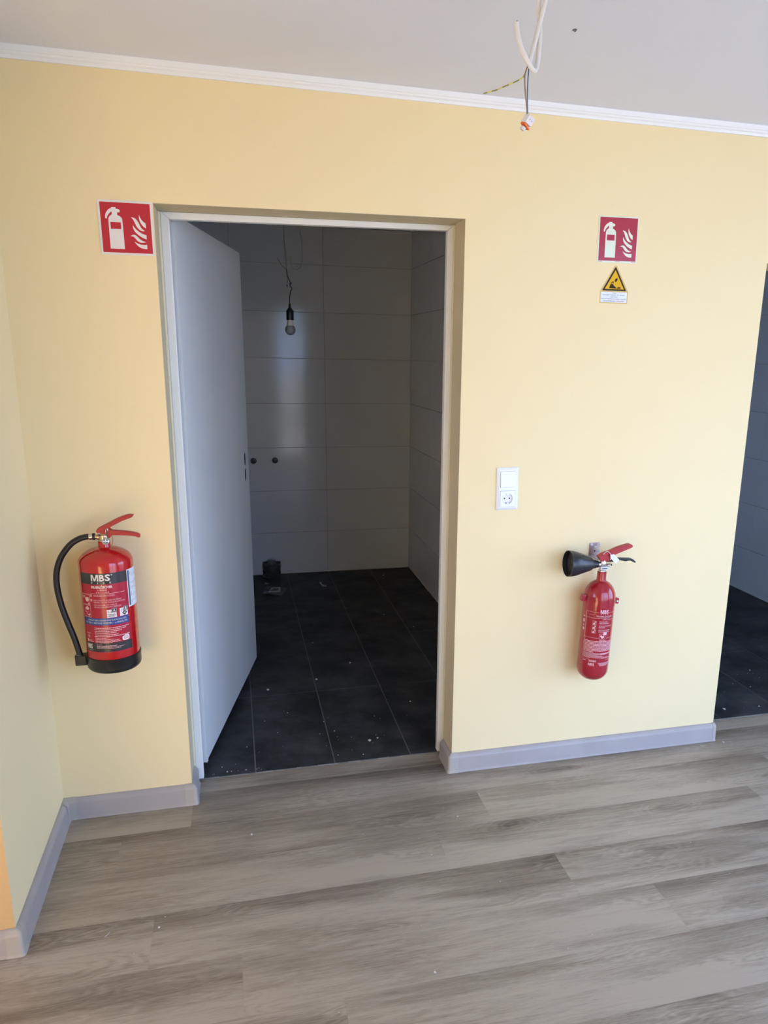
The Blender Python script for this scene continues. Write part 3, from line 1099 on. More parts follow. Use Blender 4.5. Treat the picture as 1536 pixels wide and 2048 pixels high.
# seated figure slumped forward
yy = (-0.0014, -0.0011)
bm = new()
prism(bm, [(0.0045 + 0.0055 * math.cos(t) * 0.9 + 0.002 * math.sin(t), 0.0782 + 0.0062 * math.sin(t)) for t in [2 * PI * i / 16 for i in range(16)]], *yy)
prism(bm, [(-0.0205, 0.0530), (-0.0185, 0.0505), (0.0020, 0.0500), (0.0095, 0.0505), (0.0040, 0.0548), (-0.0015, 0.0580), (-0.0055, 0.0625), (-0.0080, 0.0655), (-0.0155, 0.0640)], *yy)
prism(bm, [(0.0100, 0.0500), (0.0225, 0.0500), (0.0232, 0.0545), (0.0115, 0.0548)], *yy)
prism(bm, [(-0.0155, 0.0650), (-0.0128, 0.0700), (-0.0085, 0.0735), (-0.0045, 0.0725), (-0.0042, 0.0690), (-0.0062, 0.0655), (-0.0075, 0.0690), (-0.0090, 0.0700), (-0.0118, 0.0680), (-0.0135, 0.0648)], *yy)
obj('slumped_figure_symbol', bm, M_bl2, tri)
bm = new(); prism(bm, [(-0.0500, 0.0035), (0.0500, 0.0035), (0.0500, 0.0378), (-0.0500, 0.0378)], -0.0008, -0.0005)
pan = obj('text_panel', bm, M_paper, ws_)
bm = new()
text(bm, 'Achtung!', 0.0, 0.0343, 0.0150, 0.0040, y=-0.0010)
text(bm, 'Erstickungsgefahr! Kohlendioxid - CO2 - Feuerlöscher', 0.0, 0.0280, 0.0840, 0.0042, y=-0.0010)
text(bm, 'in engen Räumen', 0.0, 0.0215, 0.0300, 0.0040, y=-0.0010)
text(bm, 'Nach Löschvorgang Raum sofort verlassen - Tür schließen', 0.0, 0.0150, 0.0950, 0.0042, y=-0.0010)
text(bm, 'Raum nur nach Lüften betreten -', -0.0155, 0.0083, 0.0480, 0.0040, y=-0.0010)
obj('lettering', bm, M_inkb, pan)
bm = new(); text(bm, 'Lebensgefahr!', 0.0260, 0.0083, 0.0320, 0.0040, y=-0.0010)
tag(obj('lettering', bm, M_inkr, pan), 'red lettering')

# ------------------------------------------------------------------ switch and socket
sw = thing('switch_and_socket', 'white light switch over a round socket in one upright frame', 'switch', (1.1435, -0.0002, 1.1065), (0, math.radians(-0.9), 0))
bm = new()
hw, hh, d1 = 0.0413, 0.0770, 0.0095
o1 = rrect(-hw, hw, -hh, hh, 0.004, 3)
o2 = rrect(-hw + 0.0085, hw - 0.0085, -hh + 0.0085, hh - 0.0085, 0.002, 3)
A = [bm.verts.new((x, 0, z)) for x, z in o1]
A2 = [bm.verts.new((x, -0.003, z)) for x, z in o1]
B = [bm.verts.new((x, -d1, z)) for x, z in o2]
n = len(A)
for i in range(n):
    bm.faces.new((A[i], A[(i + 1) % n], A2[(i + 1) % n], A2[i]))
    bm.faces.new((A2[i], A2[(i + 1) % n], B[(i + 1) % n], B[i]))
bm.faces.new(B)
obj('cover_frame', bm, M_sw, sw, smooth=25)
q = 0.0285


def gap_square(cz):
    bm = new()
    prism(bm, rrect(-q - 0.0009, q + 0.0009, cz - q - 0.0009, cz + q + 0.0009, 0.001, 2), -d1 - 0.0002, -d1 + 0.001)
    return bm


tag(obj('shadow_gap', gap_square(0.0355), M_gcab, sw), 'dark gap round the rocker')
bm = new()
v = [bm.verts.new(p) for p in ((-q, -d1, 0.0355 - q), (q, -d1, 0.0355 - q), (q, -d1, 0.0355 + q), (-q, -d1, 0.0355 + q),
                               (-q, -d1 - 0.0042, 0.0355 - q), (q, -d1 - 0.0042, 0.0355 - q), (q, -d1 - 0.0020, 0.0355 + q), (-q, -d1 - 0.0020, 0.0355 + q))]
for f in ((4, 5, 6, 7), (0, 1, 5, 4), (1, 2, 6, 5), (2, 3, 7, 6), (3, 0, 4, 7)): bm.faces.new([v[i] for i in f])
obj('rocker', bm, M_sw, sw, bevel=0.0006)
tag(obj('shadow_gap', gap_square(-0.0355), M_gcab, sw), 'dark gap round the socket')
# socket face with a round well
bm = new()
NS = 32
cz = -0.0355
sqr, cr1, cr2, bot = [], [], [], []
yf = -d1 - 0.0014
for i in range(NS):
    a = 2 * PI * i / NS
    c, s = math.cos(a), math.sin(a)
    k_ = q / max(abs(c), abs(s))
    sqr.append(bm.verts.new((c * k_, yf, cz + s * k_)))
    cr1.append(bm.verts.new((c * 0.0195, yf, cz + s * 0.0195)))
    cr2.append(bm.verts.new((c * 0.0188, yf + 0.0098, cz + s * 0.0188)))
for i in range(NS):
    k_ = (i + 1) % NS
    bm.faces.new((sqr[i], sqr[k_], cr1[k_], cr1[i]))
    bm.faces.new((cr1[i], cr1[k_], cr2[k_], cr2[i]))
bm.faces.new(cr2)
sock = obj('socket_insert', bm, M_sw, sw, smooth=30)
for f in range(1): pass
bm = new()
for x in (-0.0095, 0.0095):
    prism(bm, [(x + 0.0026 * math.cos(2 * PI * i / 14), cz + 0.0026 * math.sin(2 * PI * i / 14)) for i in range(14)], yf + 0.0092, yf + 0.0097)
obj('pin_hole', bm, M_dark, sock)
bm = new(); prism(bm, [(0.002 * math.cos(2 * PI * i / 12), cz + 0.002 * math.sin(2 * PI * i / 12)) for i in range(12)], yf + 0.0090, yf + 0.0097)
obj('centre_screw', bm, M_steel, sock)
for s in (-1, 1):
    bm = new(); box(bm, -0.0035, 0.0030, yf + 0.001, yf + 0.0095, cz + s * 0.0165 - 0.0016, cz + s * 0.0165 + 0.0016)
    obj('earth_clip', bm, M_steel, sock)
# the plate behind the well must not close it: cut the frame front and the gap plate open
for o in (sw.children):
    if o.name.startswith('cover_frame') or (o.name.startswith('shadow_gap') and 'socket' in o.get('label', '')):
        bm = bmesh.new(); bm.from_mesh(o.data)
        if o.name.startswith('cover_frame'):
            big = max(bm.faces, key=lambda f: f.calc_area())
            bm.faces.remove(big)
            inner = [bm.verts.new((x, -d1, z)) for x, z in ((-q + 0.004, cz - q + 0.004), (q - 0.004, cz - q + 0.004), (q - 0.004, cz + q - 0.004), (-q + 0.004, cz + q - 0.004))]
            rim = [v for v in bm.verts if abs(v.co.y + d1) < 1e-6 and v not in inner]
            # four bands around the opening
            x0, x1, z0, z1 = -hw + 0.0085, hw - 0.0085, -hh + 0.0085, hh - 0.0085
            a0, a1, c0, c1 = -q + 0.004, q - 0.004, cz - q + 0.004, cz + q - 0.004
            for r_ in ((x0, x1, c1, z1), (x0, x1, z0, c0), (x0, a0, c0, c1), (a1, x1, c0, c1)):
                vv = [bm.verts.new((x, -d1, z)) for x, z in ((r_[0], r_[2]), (r_[1], r_[2]), (r_[1], r_[3]), (r_[0], r_[3]))]
                bm.faces.new(vv)
            for v in inner: bm.verts.remove(v)
        else:
            bm.clear()
            a0 = q - 0.006
            o_ = q + 0.0009
            for r_ in ((-o_, o_, cz + a0, cz + o_), (-o_, o_, cz - o_, cz - a0), (-o_, -a0, cz - a0, cz + a0), (a0, o_, cz - a0, cz + a0)):
                box(bm, r_[0], r_[1], -d1 - 0.0002, -d1 + 0.001, r_[2], r_[3])
        bmesh.ops.recalc_face_normals(bm, faces=bm.faces[:])
        bm.to_mesh(o.data); bm.free()

# ------------------------------------------------------------------ foam extinguisher on the left
BZ = 0.585
ex = thing('fire_extinguisher', 'large red fire extinguisher with black hose hanging left of the doorway', 'extinguisher', (-0.2015, -0.092, BZ))
R = 0.079
zl = lambda z: z - BZ
pr = [(0, 0.012), (0.070, 0.012), (0.077, 0.018), (R, 0.030), (R, zl(0.930))]
for k in range(1, 13):
    a = k / 12 * math.acos(0.019 / R)
    pr.append((R * math.cos(a), zl(0.930) + 0.047 * math.sin(a)))
pr += [(0.0178, zl(0.9785)), (0.0178, zl(0.9935)), (0.0150, zl(0.9950)), (0, zl(0.9950))]
bm = new(); lathe(bm, pr, 72)
body = obj('cylinder_body', bm, M_red, ex, smooth=35)
bm = new(); lathe(bm, [(0, 0.001), (0.066, 0.001), (0.074, 0.000), (0.0795, 0.006), (0.0808, 0.014), (0.0808, 0.040), (0.0818, 0.042), (0.0818, 0.0465), (0.0792, 0.0475), (0.0785, 0.030)], 72, cap=False)
obj('base_ring', bm, M_blk, ex, smooth=35)
bm = new()
lathe(bm, [(0, zl(0.9945)), (0.0165, zl(0.9945)), (0.0165, zl(0.9990)), (0.0150, zl(1.0000)), (0.0150, zl(1.0130)), (0, zl(1.0130))], 24)
lathe(bm, [(0.0085, 0), (0.0085, 0.010), (0.0070, 0.011), (0.0070, 0.022)], 20, axis_to((-0.008, 0, zl(1.0065)), (-1, 0, 0.12)))
val = obj('valve', bm, M_brass, ex, smooth=35)
UPL = [(-0.0183, 1.0287), (-0.0144, 1.0346), (0.0129, 1.0483), (0.0409, 1.0632), (0.0617, 1.0711), (0.0767, 1.0755), (0.0929, 1.0734), (0.0862, 1.0665), (0.0769, 1.0632), (0.0584, 1.0571), (0.042, 1.0484), (0.0245, 1.0399), (0.0207, 1.0345), (0.0148, 1.0168), (0.0087, 1.0171), (-0.0151, 1.0193), (-0.018, 1.0256)]
LWL = [(0.0120, 1.0300), (0.0217, 1.0326), (0.0257, 1.0275), (0.0447, 1.0255), (0.067, 1.0227), (0.0872, 1.0188), (0.1016, 1.0139), (0.107, 1.0093), (0.1053, 1.0018), (0.1019, 1.002), (0.0919, 1.0062), (0.0729, 1.0097), (0.0436, 1.0119), (0.0235, 1.013), (0.0194, 1.0043), (0.0120, 1.0057)]
bm = new(); prism(bm, smooth_poly([(x, zl(z)) for x, z in UPL], 75), -0.0115, 0.0115)
up_l = obj('squeeze_lever', bm, M_redp, ex, bevel=0.0015)
bm = new(); prism(bm, smooth_poly([(x, zl(z)) for x, z in LWL], 75), -0.0095, 0.0095)
obj('carry_handle', bm, M_redp, ex, bevel=0.0015)
bm = new(); lathe(bm, [(0.0030, 0), (0.0030, 0.0015), (0, 0.0022)], 14, axis_to((-0.0102, -0.0114, zl(1.0205)), (0, -1, 0)))
obj('rivet', bm, M_steel, up_l)
# safety pin hoop, red seal thread
bm = new()
tube(bm, [(0.0105, -0.010, zl(1.012)), (0.0095, -0.0165, zl(1.022)), (0.0112, -0.0165, zl(1.0335)), (0.0150, -0.0160, zl(1.0345)), (0.0168, -0.0150, zl(1.026)), (0.0150, -0.0120, zl(1.018))], 0.0013, 8)
obj('safety_pin', bm, M_steel, ex, smooth=60)
bm = new()
tube(bm, [(0.0235, -0.006, zl(1.0115)), (0.0268, -0.010, zl(1.004)), (0.0275, -0.012, zl(0.995)), (0.0250, -0.014, zl(0.986)), (0.0215, -0.014, zl(0.9840)), (0.0190, -0.0165, zl(0.9895))], 0.0006, 6)
obj('seal_thread', bm, M_redp, ex)
# pressure gauge
Mg = axis_to((0.0072, -0.0145, zl(0.9955)), (0.12, -1, 0.22))
bm = new(); lathe(bm, [(0.004, 0), (0.004, 0.005), (0.0098, 0.006), (0.0103, 0.0095), (0.0085, 0.0105), (0.0082, 0.0092), (0, 0.0092)], 32, Mg, cap=False)
ga = obj('pressure_gauge', bm, M_steel, ex, smooth=35)
bm = new(); lathe(bm, [(0.0078, 0.0094), (0.0078, 0.0098), (0, 0.0098)], 28, Mg)
dial = obj('dial', bm, M_paper, ga)
bm = new()
for a0, a1 in ((25, 75), (105, 155), (200, 340)):
    pts = [(0.0070 * math.cos(math.radians(a)), 0.0070 * math.sin(math.radians(a))) for a in range(a0, a1 + 1, 10)]
    pts += [(0.0040 * math.cos(math.radians(a)), 0.0040 * math.sin(math.radians(a))) for a in range(a1, a0 - 1, -10)]
    bm2 = bmesh.new(); prism(bm2, pts, 0.0099, 0.0102, 'xy'); bmesh.ops.transform(bm2, matrix=Mg, verts=bm2.verts[:])
    me_ = bpy.data.meshes.new('t'); bm2.to_mesh(me_); bm2.free(); bm.from_mesh(me_); bpy.data.meshes.remove(me_)
obj('dial_mark', bm, M_ink, ga)
# hose
HP = [(-0.0290, 1.0093), (-0.0415, 1.0096), (-0.0667, 1.0046), (-0.0956, 0.9866), (-0.1234, 0.9518), (-0.1394, 0.9136), (-0.1452, 0.8775), (-0.1443, 0.835), (-0.1367, 0.7831), (-0.124, 0.7301), (-0.1108, 0.6793), (-0.1000, 0.6250)]
bm = new(); tube(bm, [(x, 0.0, zl(z)) for x, z in HP], 0.0092, 16)
hose = obj('hose', bm, M_blk, ex, smooth=60)
bm = new(); lathe(bm, [(0.0098, 0), (0.0104, 0.001), (0.0104, 0.0095), (0.0098, 0.0105)], 24, axis_to((-0.0310, 0, zl(1.0094)), (-1, 0, 0.0)), cap=False)
obj('ferrule', bm, M_steel, hose, smooth=30)
bm = new(); lathe(bm, [(0.006, 0), (0.0108, 0.0005), (0.0108, 0.006), (0.006, 0.0065)], 24, axis_to((-0.0235, 0, zl(1.0090)), (-1, 0, 0.0)))
obj('hose_nut', bm, M_blk, hose, smooth=30)
# socket on the base ring that holds the end of the hose
bm = new()
prism(bm, rrect(-0.1145, -0.0770, -0.016, 0.016, 0.006, 4), zl(0.5955), zl(0.6280), 'xy')
obj('hose_clip', bm, M_blk, ex, bevel=0.002)
bm = new(); lathe(bm, [(0.0096, 0), (0.0122, 0.0), (0.0122, 0.002), (0.0096, 0.002)], 24, axis_to((-0.1005, 0, zl(0.6275)), (0.2, 0, 1)), cap=False)
obj('clip_ring', bm, M_steel, ex)
# wall hook hidden behind the cylinder
bm = new(); box(bm, -0.02, 0.02, 0.074, 0.0905, zl(0.80), zl(0.93))
obj('wall_hook', bm, M_zinc, ex)
# printed label
A0, A1 = -59.0, 53.0
bm = new(); cyl_patch(bm, R, A0, A1, zl(0.6560), zl(0.8766), 0.0002)
lab = obj('front_label', bm, M_lbl, ex, smooth=30)
bm = new(); cyl_patch(bm, R, A0, A1, zl(0.8766), zl(0.9110), 0.0003)
obj('black_band', bm, M_lblk, lab, smooth=30)
bm = new(); cyl_patch(bm, R, A0, A1, zl(0.6590), zl(0.6880), 0.0003)
obj('black_band', bm, M_lblk, lab, smooth=30)
bm = new(); cyl_patch(bm, R, A0, A1 - 4, zl(0.7460), zl(0.7691), 0.0003)
obj('blue_band', bm, M_lblue, lab, smooth=30)
Rp = R + 0.0005
D = R * PI / 180      # metres of arc per degree
Rp2 = R + 0.0006
bm = new()
mbs(bm, -5.5 * D, zl(0.8975), 41 * D, 0.0205, Rp2)
text(bm, '®', 18.0 * D, zl(0.9055), 0.0045, 0.0045, Rp2)
for k, ch in enumerate('FIRE'): text(bm, ch, (-24.5 + 13 * k) * D, zl(0.8815), 0.0016 if ch == 'I' else 0.0042, 0.0055, Rp2)
text(bm, 'FEUERLÖSCHER', -4.5 * D, zl(0.8690), 45 * D, 0.0095, Rp, bold=0.03)
mbs(bm, -47 * D, zl(0.6755), 16.5 * D, 0.0150, Rp2)
for k, ch in enumerate('FIRE'): text(bm, ch, (-53.5 + 4.6 * k) * D, zl(0.6635), 0.0007 if ch == 'I' else 0.0024, 0.0036, Rp2)
obj('lettering', bm, M_print, lab)
bm = new()
text(bm, '4 L SCHAUM', -4.0 * D, zl(0.8590), 20 * D, 0.0045, Rp)
text(bm, '27 A', -13.5 * D, zl(0.8522), 7 * D, 0.0045, Rp)
text(bm, '183 B', 6.0 * D, zl(0.8522), 9 * D, 0.0045, Rp)
cyl_poly(bm, [(-31 * D, zl(0.8468)), (44 * D, zl(0.8468)), (44 * D, zl(0.8480)), (-31 * D, zl(0.8480))], Rp)
text(bm, 'SICHERUNG HERAUSZIEHEN.', -1.0 * D, zl(0.8412), 45 * D, 0.0052, Rp, bold=0.0)
lines = [('DEN SCHLAUCH AUS DER HALTERUNG', 59), ('NEHMEN, AUF DIE FEUERQUELLE RICHTEN', 67), ('UND DEN HEBEL DRÜCKEN. IN', 48), ('SENKRECHTER STELLUNG EINSETZEN.', 58)]
for k, (s_, w_) in enumerate(lines):
    text(bm, s_, (-24 + w_ / 2) * D, zl(0.8265 - 0.0072 * k), w_ * D, 0.0050, Rp, bold=0.0)
for k, z in enumerate((0.7372, 0.7318, 0.7264, 0.7212, 0.7150, 0.7098, 0.7046, 0.6998, 0.6962, 0.6926, 0.6896)):
    bars(bm, -29 * D, (48, 40, 30, 18, 22, 48, -4, 14, 24, 26, 8)[k] * D, zl(z), 0.0024 if k < 6 else 0.0015, Rp, 100 + k)
for k in range(4): bars(bm, -27 * D, (-14, 18, 34, 26)[k] * D, zl(0.6830 - 0.0042 * k), 0.0014 if k != 1 else 0.0022, Rp2, 130 + k)
bars(bm, 8 * D, 20 * D, zl(0.6920), 0.0020, Rp, 150)
obj('lettering', bm, M_pink, lab)
bm = new()
text(bm, 'VORSICHT BEIM LÖSCHEN VON ELEKTROANLAGEN', -1.0 * D, zl(0.7628), 88 * D, 0.0058, Rp2, bold=0.0)
text(bm, 'BIS 1000 V. ABSTAND VON MIN. 1 m EINHALTEN', -3.0 * D, zl(0.7535), 96 * D, 0.0058, Rp2, bold=0.0)
obj('lettering', bm, M_print, lab)
# instruction pictures: framed boxes with a hand pulling a pin and a hand aiming a hose
bm = new()
frame_poly(bm, -58 * D, -34 * D, zl(0.8105), zl(0.8445), 0.0011, Rp)
frame_poly(bm, -58 * D, -34 * D, zl(0.7705), zl(0.8092), 0.0011, Rp)
cyl_poly(bm, [(-47 * D, zl(0.8330)), (-38 * D, zl(0.8350)), (-36 * D, zl(0.8290)), (-39 * D, zl(0.8200)), (-45 * D, zl(0.8205)), (-48 * D, zl(0.8260))], Rp)
for k in range(4): cyl_poly(bm, [((-55 + 2 * k) * D, zl(0.8390)), ((-54 + 2 * k) * D, zl(0.8390)), ((-54 + 2 * k) * D, zl(0.8310)), ((-55 + 2 * k) * D, zl(0.8310))], Rp)
cyl_poly(bm, [(-40 * D, zl(0.8125)), (-36 * D, zl(0.8125)), (-36 * D, zl(0.8175)), (-40 * D, zl(0.8165))], Rp)
cyl_poly(bm, [(-52 * D, zl(0.7985)), (-43 * D, zl(0.8060)), (-38 * D, zl(0.7985)), (-41 * D, zl(0.7930)), (-49 * D, zl(0.7935))], Rp)
for a_, b_ in (((-53, 0.7900), (-50, 0.7845)), ((-50, 0.7845), (-44, 0.7860)), ((-44, 0.7860), (-38, 0.7905)), ((-52, 0.7760), (-47, 0.7820)), ((-47, 0.7820), (-41, 0.7760)), ((-41, 0.7760), (-40, 0.7715))):
    cyl_poly(bm, [(a_[0] * D, zl(a_[1])), (b_[0] * D, zl(b_[1])), ((b_[0] + 1) * D, zl(b_[1] + 0.0012)), ((a_[0] + 1) * D, zl(a_[1] + 0.0012))], Rp)
cyl_poly(bm, [(-44 * D, zl(0.7780)), (-37 * D, zl(0.7830)), (-36 * D, zl(0.7790)), (-40 * D, zl(0.7755))], Rp)
obj('instruction_picture', bm, M_pink, lab)
bm = new()
for z0, z1, s_ in ((0.8378, 0.8448, '1'), (0.8232, 0.8302, '2')):
    cyl_poly(bm, [(-32 * D, zl(z0)), (-28 * D, zl(z0)), (-28 * D, zl(z1)), (-32 * D, zl(z1))], Rp)
step = obj('step_box', bm, M_pink, lab)
bm = new()
for z0, s_ in ((0.8413, '1'), (0.8267, '2')): text(bm, s_, -30 * D, zl(z0), 0.0017, 0.0050, Rp + 0.0002, bold=0.03)
obj('step_number', bm, M_lbl, step)
# fire class A and B squares
for u0, u1, z0, z1, ch in ((2, 22, 0.7700, 0.7955, 'A'), (29, 48, 0.7705, 0.7960, 'B')):
    bm = new(); cyl_poly(bm, [(u0 * D, zl(z0)), (u1 * D, zl(z0)), (u1 * D, zl(z1)), (u0 * D, zl(z1))], Rp)
    sq = obj('fire_class_square', bm, M_print, lab)
    bm = new()
    cyl_poly(bm, [((u1 - 10) * D, zl(z1 - 0.010)), ((u1 + 1) * D, zl(z1 - 0.010)), ((u1 + 1) * D, zl(z1 + 0.0045)), ((u1 - 10) * D, zl(z1 + 0.0045))], Rp + 0.0002)
    for k in range(2):
        uu = u0 + 2.5 + 5 * k
        cyl_poly(bm, [(uu * D, zl(z1 - 0.004 - 0.003 * k)), ((uu + 1.4) * D, zl(z1 - 0.010)), ((uu + 1.0) * D, zl(z1 - 0.014)), ((uu + 2.2) * D, zl(z1 - 0.009)), ((uu + 1.2) * D, zl(z1 - 0.005))], Rp + 0.0002)
    if ch == 'A':
        for a_, b_ in (((4, z0 + .003), (10, z0 + .0095)), ((4, z0 + .0095), (19, z0 + .0095)), ((5, z0 + .004), (18, z0 + .003)), ((9, z0 + .0065), (20, z0 + .0065))):
            cyl_poly(bm, [(a_[0] * D, zl(a_[1])), (b_[0] * D, zl(b_[1])), (b_[0] * D, zl(b_[1] + 0.0014)), (a_[0] * D, zl(a_[1] + 0.0014))], Rp + 0.0002)
    else:
        c_, zc_ = 40, z0 + 0.009
        cyl_poly(bm, [((c_ - 6) * D, zl(zc_)), (c_ * D, zl(zc_ - 0.0085)), ((c_ + 6) * D, zl(zc_)), (c_ * D, zl(zc_ + 0.0085))], Rp + 0.0002)
    ink = obj('fire_class_symbol', bm, M_lblk, sq)
    bm = new()
    frame_poly(bm, (u1 - 9.4) * D, (u1 + 0.5) * D, zl(z1 - 0.0093), zl(z1 + 0.0038), 0.0007, Rp + 0.0003)
    text(bm, ch, (u1 - 4.5) * D, zl(z1 - 0.0027), 0.0068, 0.0085, Rp + 0.0004, bold=0.04)
    if ch == 'B':
        cyl_poly(bm, [(37 * D, zl(z0 + .0083)), (43 * D, zl(z0 + .0083)), (43 * D, zl(z0 + .0097)), (37 * D, zl(z0 + .0097))], Rp + 0.0003)
        cyl_poly(bm, [(39.5 * D, zl(z0 + .005)), (40.5 * D, zl(z0 + .005)), (40.5 * D, zl(z0 + .013)), (39.5 * D, zl(z0 + .013))], Rp + 0.0003)
    tag(obj('fire_class_letter', bm, M_print, sq), None)
# round marks and the rounded test mark
bm = new()
ring = [(-47 * D + 0.0042 * math.cos(t), zl(0.7080) + 0.0050 * math.sin(t)) for t in [2 * PI * i / 20 for i in range(20)]]
rin = [(-47 * D + 0.0031 * math.cos(t), zl(0.7080) + 0.0038 * math.sin(t)) for t in [2 * PI * i / 20 for i in range(20)]]
for i in range(20):
    j_ = (i + 1) % 20
    cyl_poly(bm, [ring[i], ring[j_], rin[j_], rin[i]], Rp)
cyl_poly(bm, [(-49 * D, zl(0.7075)), (-45 * D, zl(0.7075)), (-45 * D, zl(0.7086)), (-49 * D, zl(0.7086))], Rp)
cyl_poly(bm, [(-53 * D, zl(0.6905)), (-49 * D, zl(0.6905)), (-49 * D, zl(0.6985)), (-53 * D, zl(0.6985))], Rp)
bars(bm, -48 * D, -38 * D, zl(0.6960), 0.0015, Rp, 171); bars(bm, -48 * D, -34 * D, zl(0.6920), 0.0015, Rp, 172)
bars(bm, -54 * D, -40 * D, zl(0.7180), 0.0013, Rp, 173)
obj('round_mark', bm, M_pink, lab)
bm = new()
gs = rrect(30 * D, 47 * D, zl(0.6900), zl(0.7075), 0.0060, 5)
cyl_poly(bm, gs, Rp2)
gm = obj('test_mark', bm, M_print, lab)
bm = new()
cyl_poly(bm, [(29 * D, zl(0.7020)), (36 * D, zl(0.7065)), (36 * D, zl(0.7082)), (29 * D, zl(0.7082))], Rp2 + 0.0002)
text(bm, 'GS', 39 * D, zl(0.6988), 11 * D, 0.0090, Rp2 + 0.0002, bold=0.0)
obj('test_mark_letters', bm, M_lbl, gm)
# white service sticker round the right side
bm = new(); cyl_patch(bm, R, 53, 112, zl(0.7915), zl(0.9110), 0.0004)
stk = obj('service_sticker', bm, M_paper, ex, smooth=30)
tag(stk, 'white service record sticker')
bm = new()
cyl_patch(bm, R + 0.0004, 55, 60, zl(0.7960), zl(0.9080), 0.0002)
rnd = random.Random(5)
for k in range(7):
    for z in range(5): bars(bm, (64 + 6 * k) * D, (64 + 6 * k + 1) * D, zl(0.80 + 0.022 * z + rnd.uniform(0, 0.01)), rnd.uniform(0.003, 0.012), R + 0.0006, 200 + 7 * k + z)
obj('sticker_print', bm, M_inkb, stk)

# ------------------------------------------------------------------ carbon dioxide extinguisher on the right
TH = math.radians(1.74)
RX, RY, RZ = 1.4907, -0.078, 0.370
co = thing('fire_extinguisher', 'slim red fire extinguisher with black cone nozzle hanging right of the doorway', 'extinguisher', (RX, RY, RZ), (0, TH, 0))
co2 = co


def L2(pts):
    o = []
    for x, z in pts:
        X, Z = x + 1.5 - RX, z - RZ
        o.append((X * math.cos(TH) - Z * math.sin(TH), X * math.sin(TH) + Z * math.cos(TH)))
    return o


R2 = 0.0590
zq = lambda z: z - RZ
pr = []
for k in range(0, 9):
    a = PI / 2 - k / 8 * PI / 2
    pr.append((R2 * math.cos(a) ** 0.8 if k else 0, zq(0.420) - 0.048 * math.sin(a)))
pr.append((R2, zq(0.700)))
for k in range(1, 13):
    a = k / 12 * math.acos(0.0185 / R2)
    pr.append((R2 * math.cos(a), zq(0.700) + 0.068 * math.sin(a)))
pr += [(0.0175, zq(0.774)), (0.0172, zq(0.7985)), (0.0150, zq(0.800)), (0, zq(0.800))]
bm = new(); lathe(bm, pr, 64)
obj('cylinder_body', bm, M_red2, co, smooth=40)
bm = new()
lathe(bm, [(0.0150, zq(0.7995)), (0.0150, zq(0.8050)), (0.0125, zq(0.8060)), (0.0125, zq(0.8120)), (0.0170, zq(0.8150)), (0.0180, zq(0.8260)), (0.0135, zq(0.8300)), (0.0120, zq(0.8440)), (0, zq(0.8440))], 28)
lathe(bm, [(0.0105, 0), (0.0105, 0.012), (0.0085, 0.014), (0.0085, 0.020)], 20, axis_to((-0.012, 0, zq(0.826)), (-1, 0, 0.06)))
lathe(bm, [(0.0060, 0), (0.0060, 0.012), (0.0040, 0.013), (0.0040, 0.017)], 16, axis_to((0.014, 0, zq(0.822)), (1, -0.2, 0.1)))
v2 = obj('valve', bm, M_steel, co, smooth=35)
bm = new(); prism(bm, [(-0.0160, zq(0.8105)), (0.0105, zq(0.8098)), (0.0135, zq(0.8205)), (-0.0170, zq(0.8210))], -0.0225, -0.0150)
vt = obj('valve_tag', bm, M_paper, co, bevel=0.0005)
bm = new(); bars(bm, -0.0135, 0.0085, zq(0.8155), 0.0042, None, 301, y=-0.0228)
obj('small_print', bm, M_ink, vt)
bm = new(); lathe(bm, [(0.0036, 0), (0.0036, 0.005), (0, 0.006)], 12, axis_to((0.0300, -0.004, zq(0.8235)), (1, -0.2, 0.4)))
obj('vent_plug', bm, M_blk, co)
# horn: steps, tapering body, wide mouth with a grille inside
ya = 0.010
d_ = Vector((-1, ya, 0.035)).normalized()
p0 = (-0.020, 0, zq(0.8275))
HL = 0.121
prof_o = [(0.0100, 0.000), (0.0135, 0.001), (0.0135, 0.011), (0.0165, 0.012), (0.0170, 0.020), (0.0245, 0.030), (0.0410, 0.080), (0.0440, 0.0865), (0.0480, 0.1060), (0.0485, HL)]
prof_i = [(0.0464, HL), (0.0450, 0.110), (0.0440, 0.1030)]
bm = new(); lathe(bm, prof_o + prof_i + [(0.040, 0.1020), (0, 0.1020)], 48, axis_to(p0, d_))
horn = obj('nozzle_horn', bm, M_blkp, co, smooth=28)
bm = new()
for k in range(10):
    a = 2 * PI * k / 10 + 0.2
    ca, sa = math.cos(a), math.sin(a)
    bm2 = new()
    va = []
    for rr_, zz in ((0.0225, 0.030), (0.0385, 0.076)):
        for w_ in (-0.0008, 0.0008):
            for dr in (0.0, 0.0026):
                va.append(bm2.verts.new(((rr_ + dr) * ca - w_ * sa, (rr_ + dr) * sa + w_ * ca, zz)))
    for f in ((0, 1, 3, 2), (4, 6, 7, 5), (1, 5, 7, 3), (0, 4, 5, 1), (2, 3, 7, 6)): bm2.faces.new([va[i] for i in f])
    bmesh.ops.transform(bm2, matrix=axis_to(p0, d_), verts=bm2.verts[:])
    me_ = bpy.data.meshes.new('t'); bm2.to_mesh(me_); bm2.free(); bm.from_mesh(me_); bpy.data.meshes.remove(me_)
obj('horn_rib', bm, M_blkp, horn)
bm = new()
Mh = axis_to(p0, d_)
for ring_r, cnt in ((0.008, 8), (0.016, 14), (0.024, 20), (0.031, 26), (0.038, 32)):
    for k in range(cnt):
        a = 2 * PI * k / cnt
        lathe(bm, [(0.0014, 0.102), (0.0010, 0.1040), (0, 0.1044)], 6, Mh @ Matrix.Translation((ring_r * math.cos(a), ring_r * math.sin(a), 0)), cap=False)
g_ = obj('horn_grille', bm, mat('grille_plastic', (0.10, 0.095, 0.085), 0.4), horn)
g_['kind'] = 'stuff'
